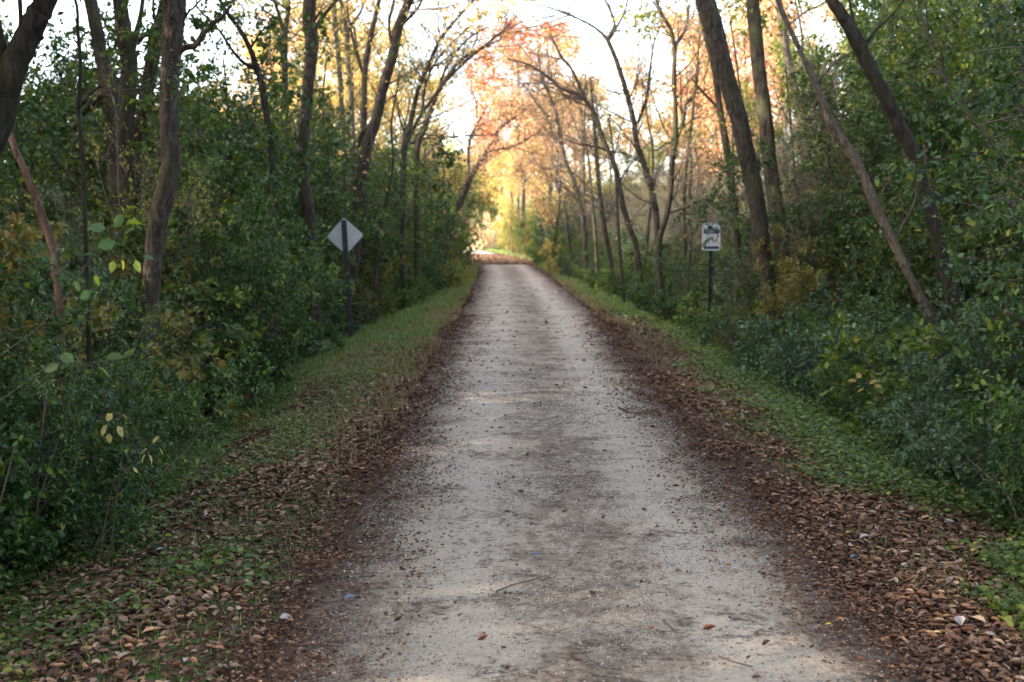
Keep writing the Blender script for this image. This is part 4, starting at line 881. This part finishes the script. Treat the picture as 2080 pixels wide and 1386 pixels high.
for a in ((1090, 1145, .075, L_blue, 'slate-blue fallen leaf lying alone in the middle of the trail', .1, .1), (1115, 928, .07, L_blue, 'slate-coloured curled leaf on the trail beyond the blue one', .3, .4),
          (828, 1183, .06, L_pale, 'small white-grey leaf at the left side of the trail', .3, 1.0), (785, 1160, .08, L_blue, 'slate leaf just left of the small white-grey leaf', .2, .2),
          (705, 1238, .09, L_blue, 'slate leaf in the dark litter at the lower left of the trail', .2, .3), (912, 960, .07, L_blue, 'slate leaf on the pale left wheel track', .3, .2),
          (1768, 1111, .11, L_pale, 'pale curled leaf on the right litter bank, upper of two', .5, .2), (1748, 1150, .09, L_blue, 'grey leaf below the upper pale curled leaf', .2, .4),
          (1970, 1292, .12, L_pale, 'pale cream leaf standing upright in the lower right litter', .6, 1.4), (1937, 1347, .08, L_pale, 'pale leaf at the lower right below the cream upright leaf', .4, .1),
          (1852, 1168, .07, L_pale, 'pale green-white leaf in the right litter', .3, .7), (1160, 959, .04, L_or, 'tiny orange leaf on the crown of the trail', .2, .3),
          (1245, 1025, .06, L_red, 'red-brown leaf clump right of the trail centre', .4, .5), (1330, 1303, .07, L_or, 'rust leaf low on the right wheel track', .3, .7), (1080, 1070, .06, L_red, 'dark red leaf between the wheel tracks', .3, 0),
          (604, 1190, .06, L_yel, 'yellow leaf on the left litter near the trail', .2, .3), (1998, 1121, .06, L_yel, 'yellow leaf at the edge of the right-hand weeds', .2, .5), (571, 1280, .10, L_pale, 'broad grey leaf on the lower left litter', .2, .1),
          (980, 1328, .08, L_red, 'dark curled leaf near the bottom of the trail', .5, .1), (1905, 1070, .06, L_yel, 'small gold leaf on the upper right litter bank', .3, .1), (1450, 1305, .10, L_red, 'long red-brown curled leaf right of the right wheel track', .5, 0.1)):
    fallen(*a)
def stick(pts, r, label, mat=M_twig, nm='fallen_twig'):
    W = []
    for px, py in pts:
        D = CAMH * F / (py - HZ); x = (px - CX) / F * D; W.append((x, D, float(pathz(np.array([x]), np.array([D]))[0]) + r + .004))
    W = resample(np.array(W), 10); o0 = W[0].copy(); b = MB(); b.tube(W - o0, np.linspace(r, r * .5, 10), k=6, rough=.08, rng=rg); o = b.build(nm, mat, smooth=True); o.location = tuple(o0); tag(o, label, 'twig')
stick([(1008, 1228), (1040, 1215), (1100, 1198)], .004, 'thin dark twig lying across the middle of the lower trail')
stick([(1470, 1368), (1500, 1380), (1540, 1390)], .005, 'dark twig at the bottom edge right of centre')
stick([(1355, 1292), (1375, 1310), (1385, 1322)], .004, 'short twig right of the trail centre near the bottom')
stick([(1260, 838), (1290, 848), (1325, 846)], .008, 'twig lying across the right wheel track at mid distance')
stick([(680, 1185), (694, 1205), (690, 1228)], .003, 'pale bent twig in the left litter', M_twig_grey)
stick([(1905, 1030), (1897, 1000), (1900, 985)], .004, 'pale upright stalk at the edge of the right weeds', M_twig_grey)
# broken pale branch poking out of the right thicket
a0 = P(2042, 633, 8.6); pts = np.array([a0, P(2062, 646, 8.7), P(2085, 660, 8.8), P(2180, 720, 9.0), P(2250, 800, 9.2)]); gz = float(gh(pts[-1][0], 9.2)); pts[-1][2] = gz - .05
c = resample(pts, 16); o0 = c[-1].copy(); b = MB(); b.tube((c - o0)[::-1], np.linspace(.022, .017, 16), k=9, rough=.08, rng=rg)
o = b.build('broken_branch', M_bark_pale, smooth=True); o.location = tuple(o0); tag(o, 'pale broken branch end poking from the leaves at the right edge', 'branch')
# sprays of leaves close to the lens
def spray(pxs, D, lv, mat, label, r=.0018, cat='branch', nm='leafy_branch', base_to_ground=True, wm=M_twig, lsz=.06):
    pts = [P(a, c, D + (q[0] if q else 0)) for a, c, *q in pxs]
    g0 = pts[0].copy(); g = float(gh(g0[0], g0[1]))
    if base_to_ground: pts.insert(0, np.array([g0[0] - .1 * np.sign(-g0[0]), g0[1], g - .05]))
    c = resample(np.array(pts), 18); o0 = c[0].copy(); e = empty(nm, o0); b = MB(); b.tube(c - o0, np.linspace(r * 1.6, r * .5, 18), k=6); 
    lm = MB()
    for (px, py, L_, ax, ay, *cc) in lv:
        p = P(px, py, D); A = np.array([[ax, rg.uniform(-.3, .3), ay]]); j = np.argmin(np.linalg.norm(c - p, axis=1)); b.tube(np.array([c[j], (c[j] + p) / 2 + [0, 0, .005], p]) - o0, [.0015, .0012, .001], k=4)
        nrm = rg.normal(0, .3, 3)
        lm.leaves(np.array([p - o0]), A, L_ * .8, rg, .62, fold=.2, droop=.2, flat=.2, a=cc[0] if cc else .5)
    b.build('stem', wm, e, smooth=True); lm.build('leaves', mat, e); tag(e, label, cat); return e
M_sprayg = leafmat('leaf_spray_green', [(.07, .13, .06), (.10, .17, .05), (.25, .3, .05), (.45, .34, .04)], .45, .5, .0)
spray([(-60, 760), (60, 680), (130, 610), (160, 560), (190, 520), (225, 485), (262, 455)], 5.2, [(215, 465, .085, -.9, .1, .1), (232, 462, .085, .3, .4, .15), (255, 455, .08, .8, .1, .7), (262, 455, .07, .9, -.3, .2), (235, 492, .09, -.8, -.2, .1), (250, 480, .08, .4, .3, .1), (200, 520, .08, -.9, .1, .1),
      (195, 558, .06, .1, -.9, .66), (230, 530, .06, -.2, -.9, .68), (248, 528, .06, .1, -.9, .95), (275, 528, .07, .3, -.8, .66), (290, 520, .06, .9, -.3, .1), (180, 590, .06, -.5, -.6, .3), (150, 570, .06, .4, -.8, .3)], M_sprayg,
      'out-of-focus twig of round green and yellow leaves in the left foreground', wm=M_twig, base_to_ground=False, r=.0011)
spray([(-60, 860), (20, 800), (110, 740), (180, 737), (250, 728), (300, 705)], 5.0, [(215, 728, .09, .9, .1, .05), (250, 722, .07, .8, .4, .05), (298, 706, .04, .8, .5, .1), (150, 735, .09, -.7, .3, .1), (120, 740, .08, -.8, -.4, .1), (200, 745, .09, .5, -.6, .1)], M_sprayg,
      'horizontal green twig reaching right across the left foreground leaves', wm=M_twig, base_to_ground=False, r=.0011)
M_paley = leafmat('leaf_pale_yellow', [(.42, .34, .14), (.5, .42, .18)], .4, .6, .0)
spray([(228, 990), (255, 960), (280, 930), (310, 902)], 7.0, [(310, 902, .07, .5, .6), (300, 912, .085, -.6, -.4), (296, 924, .08, -.5, -.8), (302, 924, .075, .3, -.9), (322, 908, .07, .5, -.9), (270, 950, .05, .6, -.7)], M_paley, 'pale yellow compound leaf on a stalk at the foot of the left thicket')
spray([(250, 900), (245, 860), (235, 838)], 7.2, [(228, 840, .07, -.4, -.5), (218, 862, .09, -.3, -.6), (238, 865, .09, .3, -.8), (222, 880, .08, -.1, -1), (248, 842, .05, .6, -.5)], M_paley, 'hanging pale yellow leaves just above the yellow stalk at left')
spray([(1790, 830), (1775, 800), (1765, 780)], 11.5, [(1740, 775, .10, -.8, .1), (1750, 768, .08, -.5, .5), (1765, 780, .11, .9, .3), (1775, 783, .10, .8, -.2), (1755, 790, .08, -.8, -.4)], M_paley, 'bright yellow sprig on the edge of the right thicket')
spray([(2180, 130), (2080, 97), (2000, 103), (1956, 109)], 9.0, [(2070, 100, .05, .3, .8), (1990, 110, .05, -.4, -.7)], M_sprayg, 'long bare tan twig reaching in from the upper right edge', base_to_ground=False, wm=M_twig_grey, r=.005)
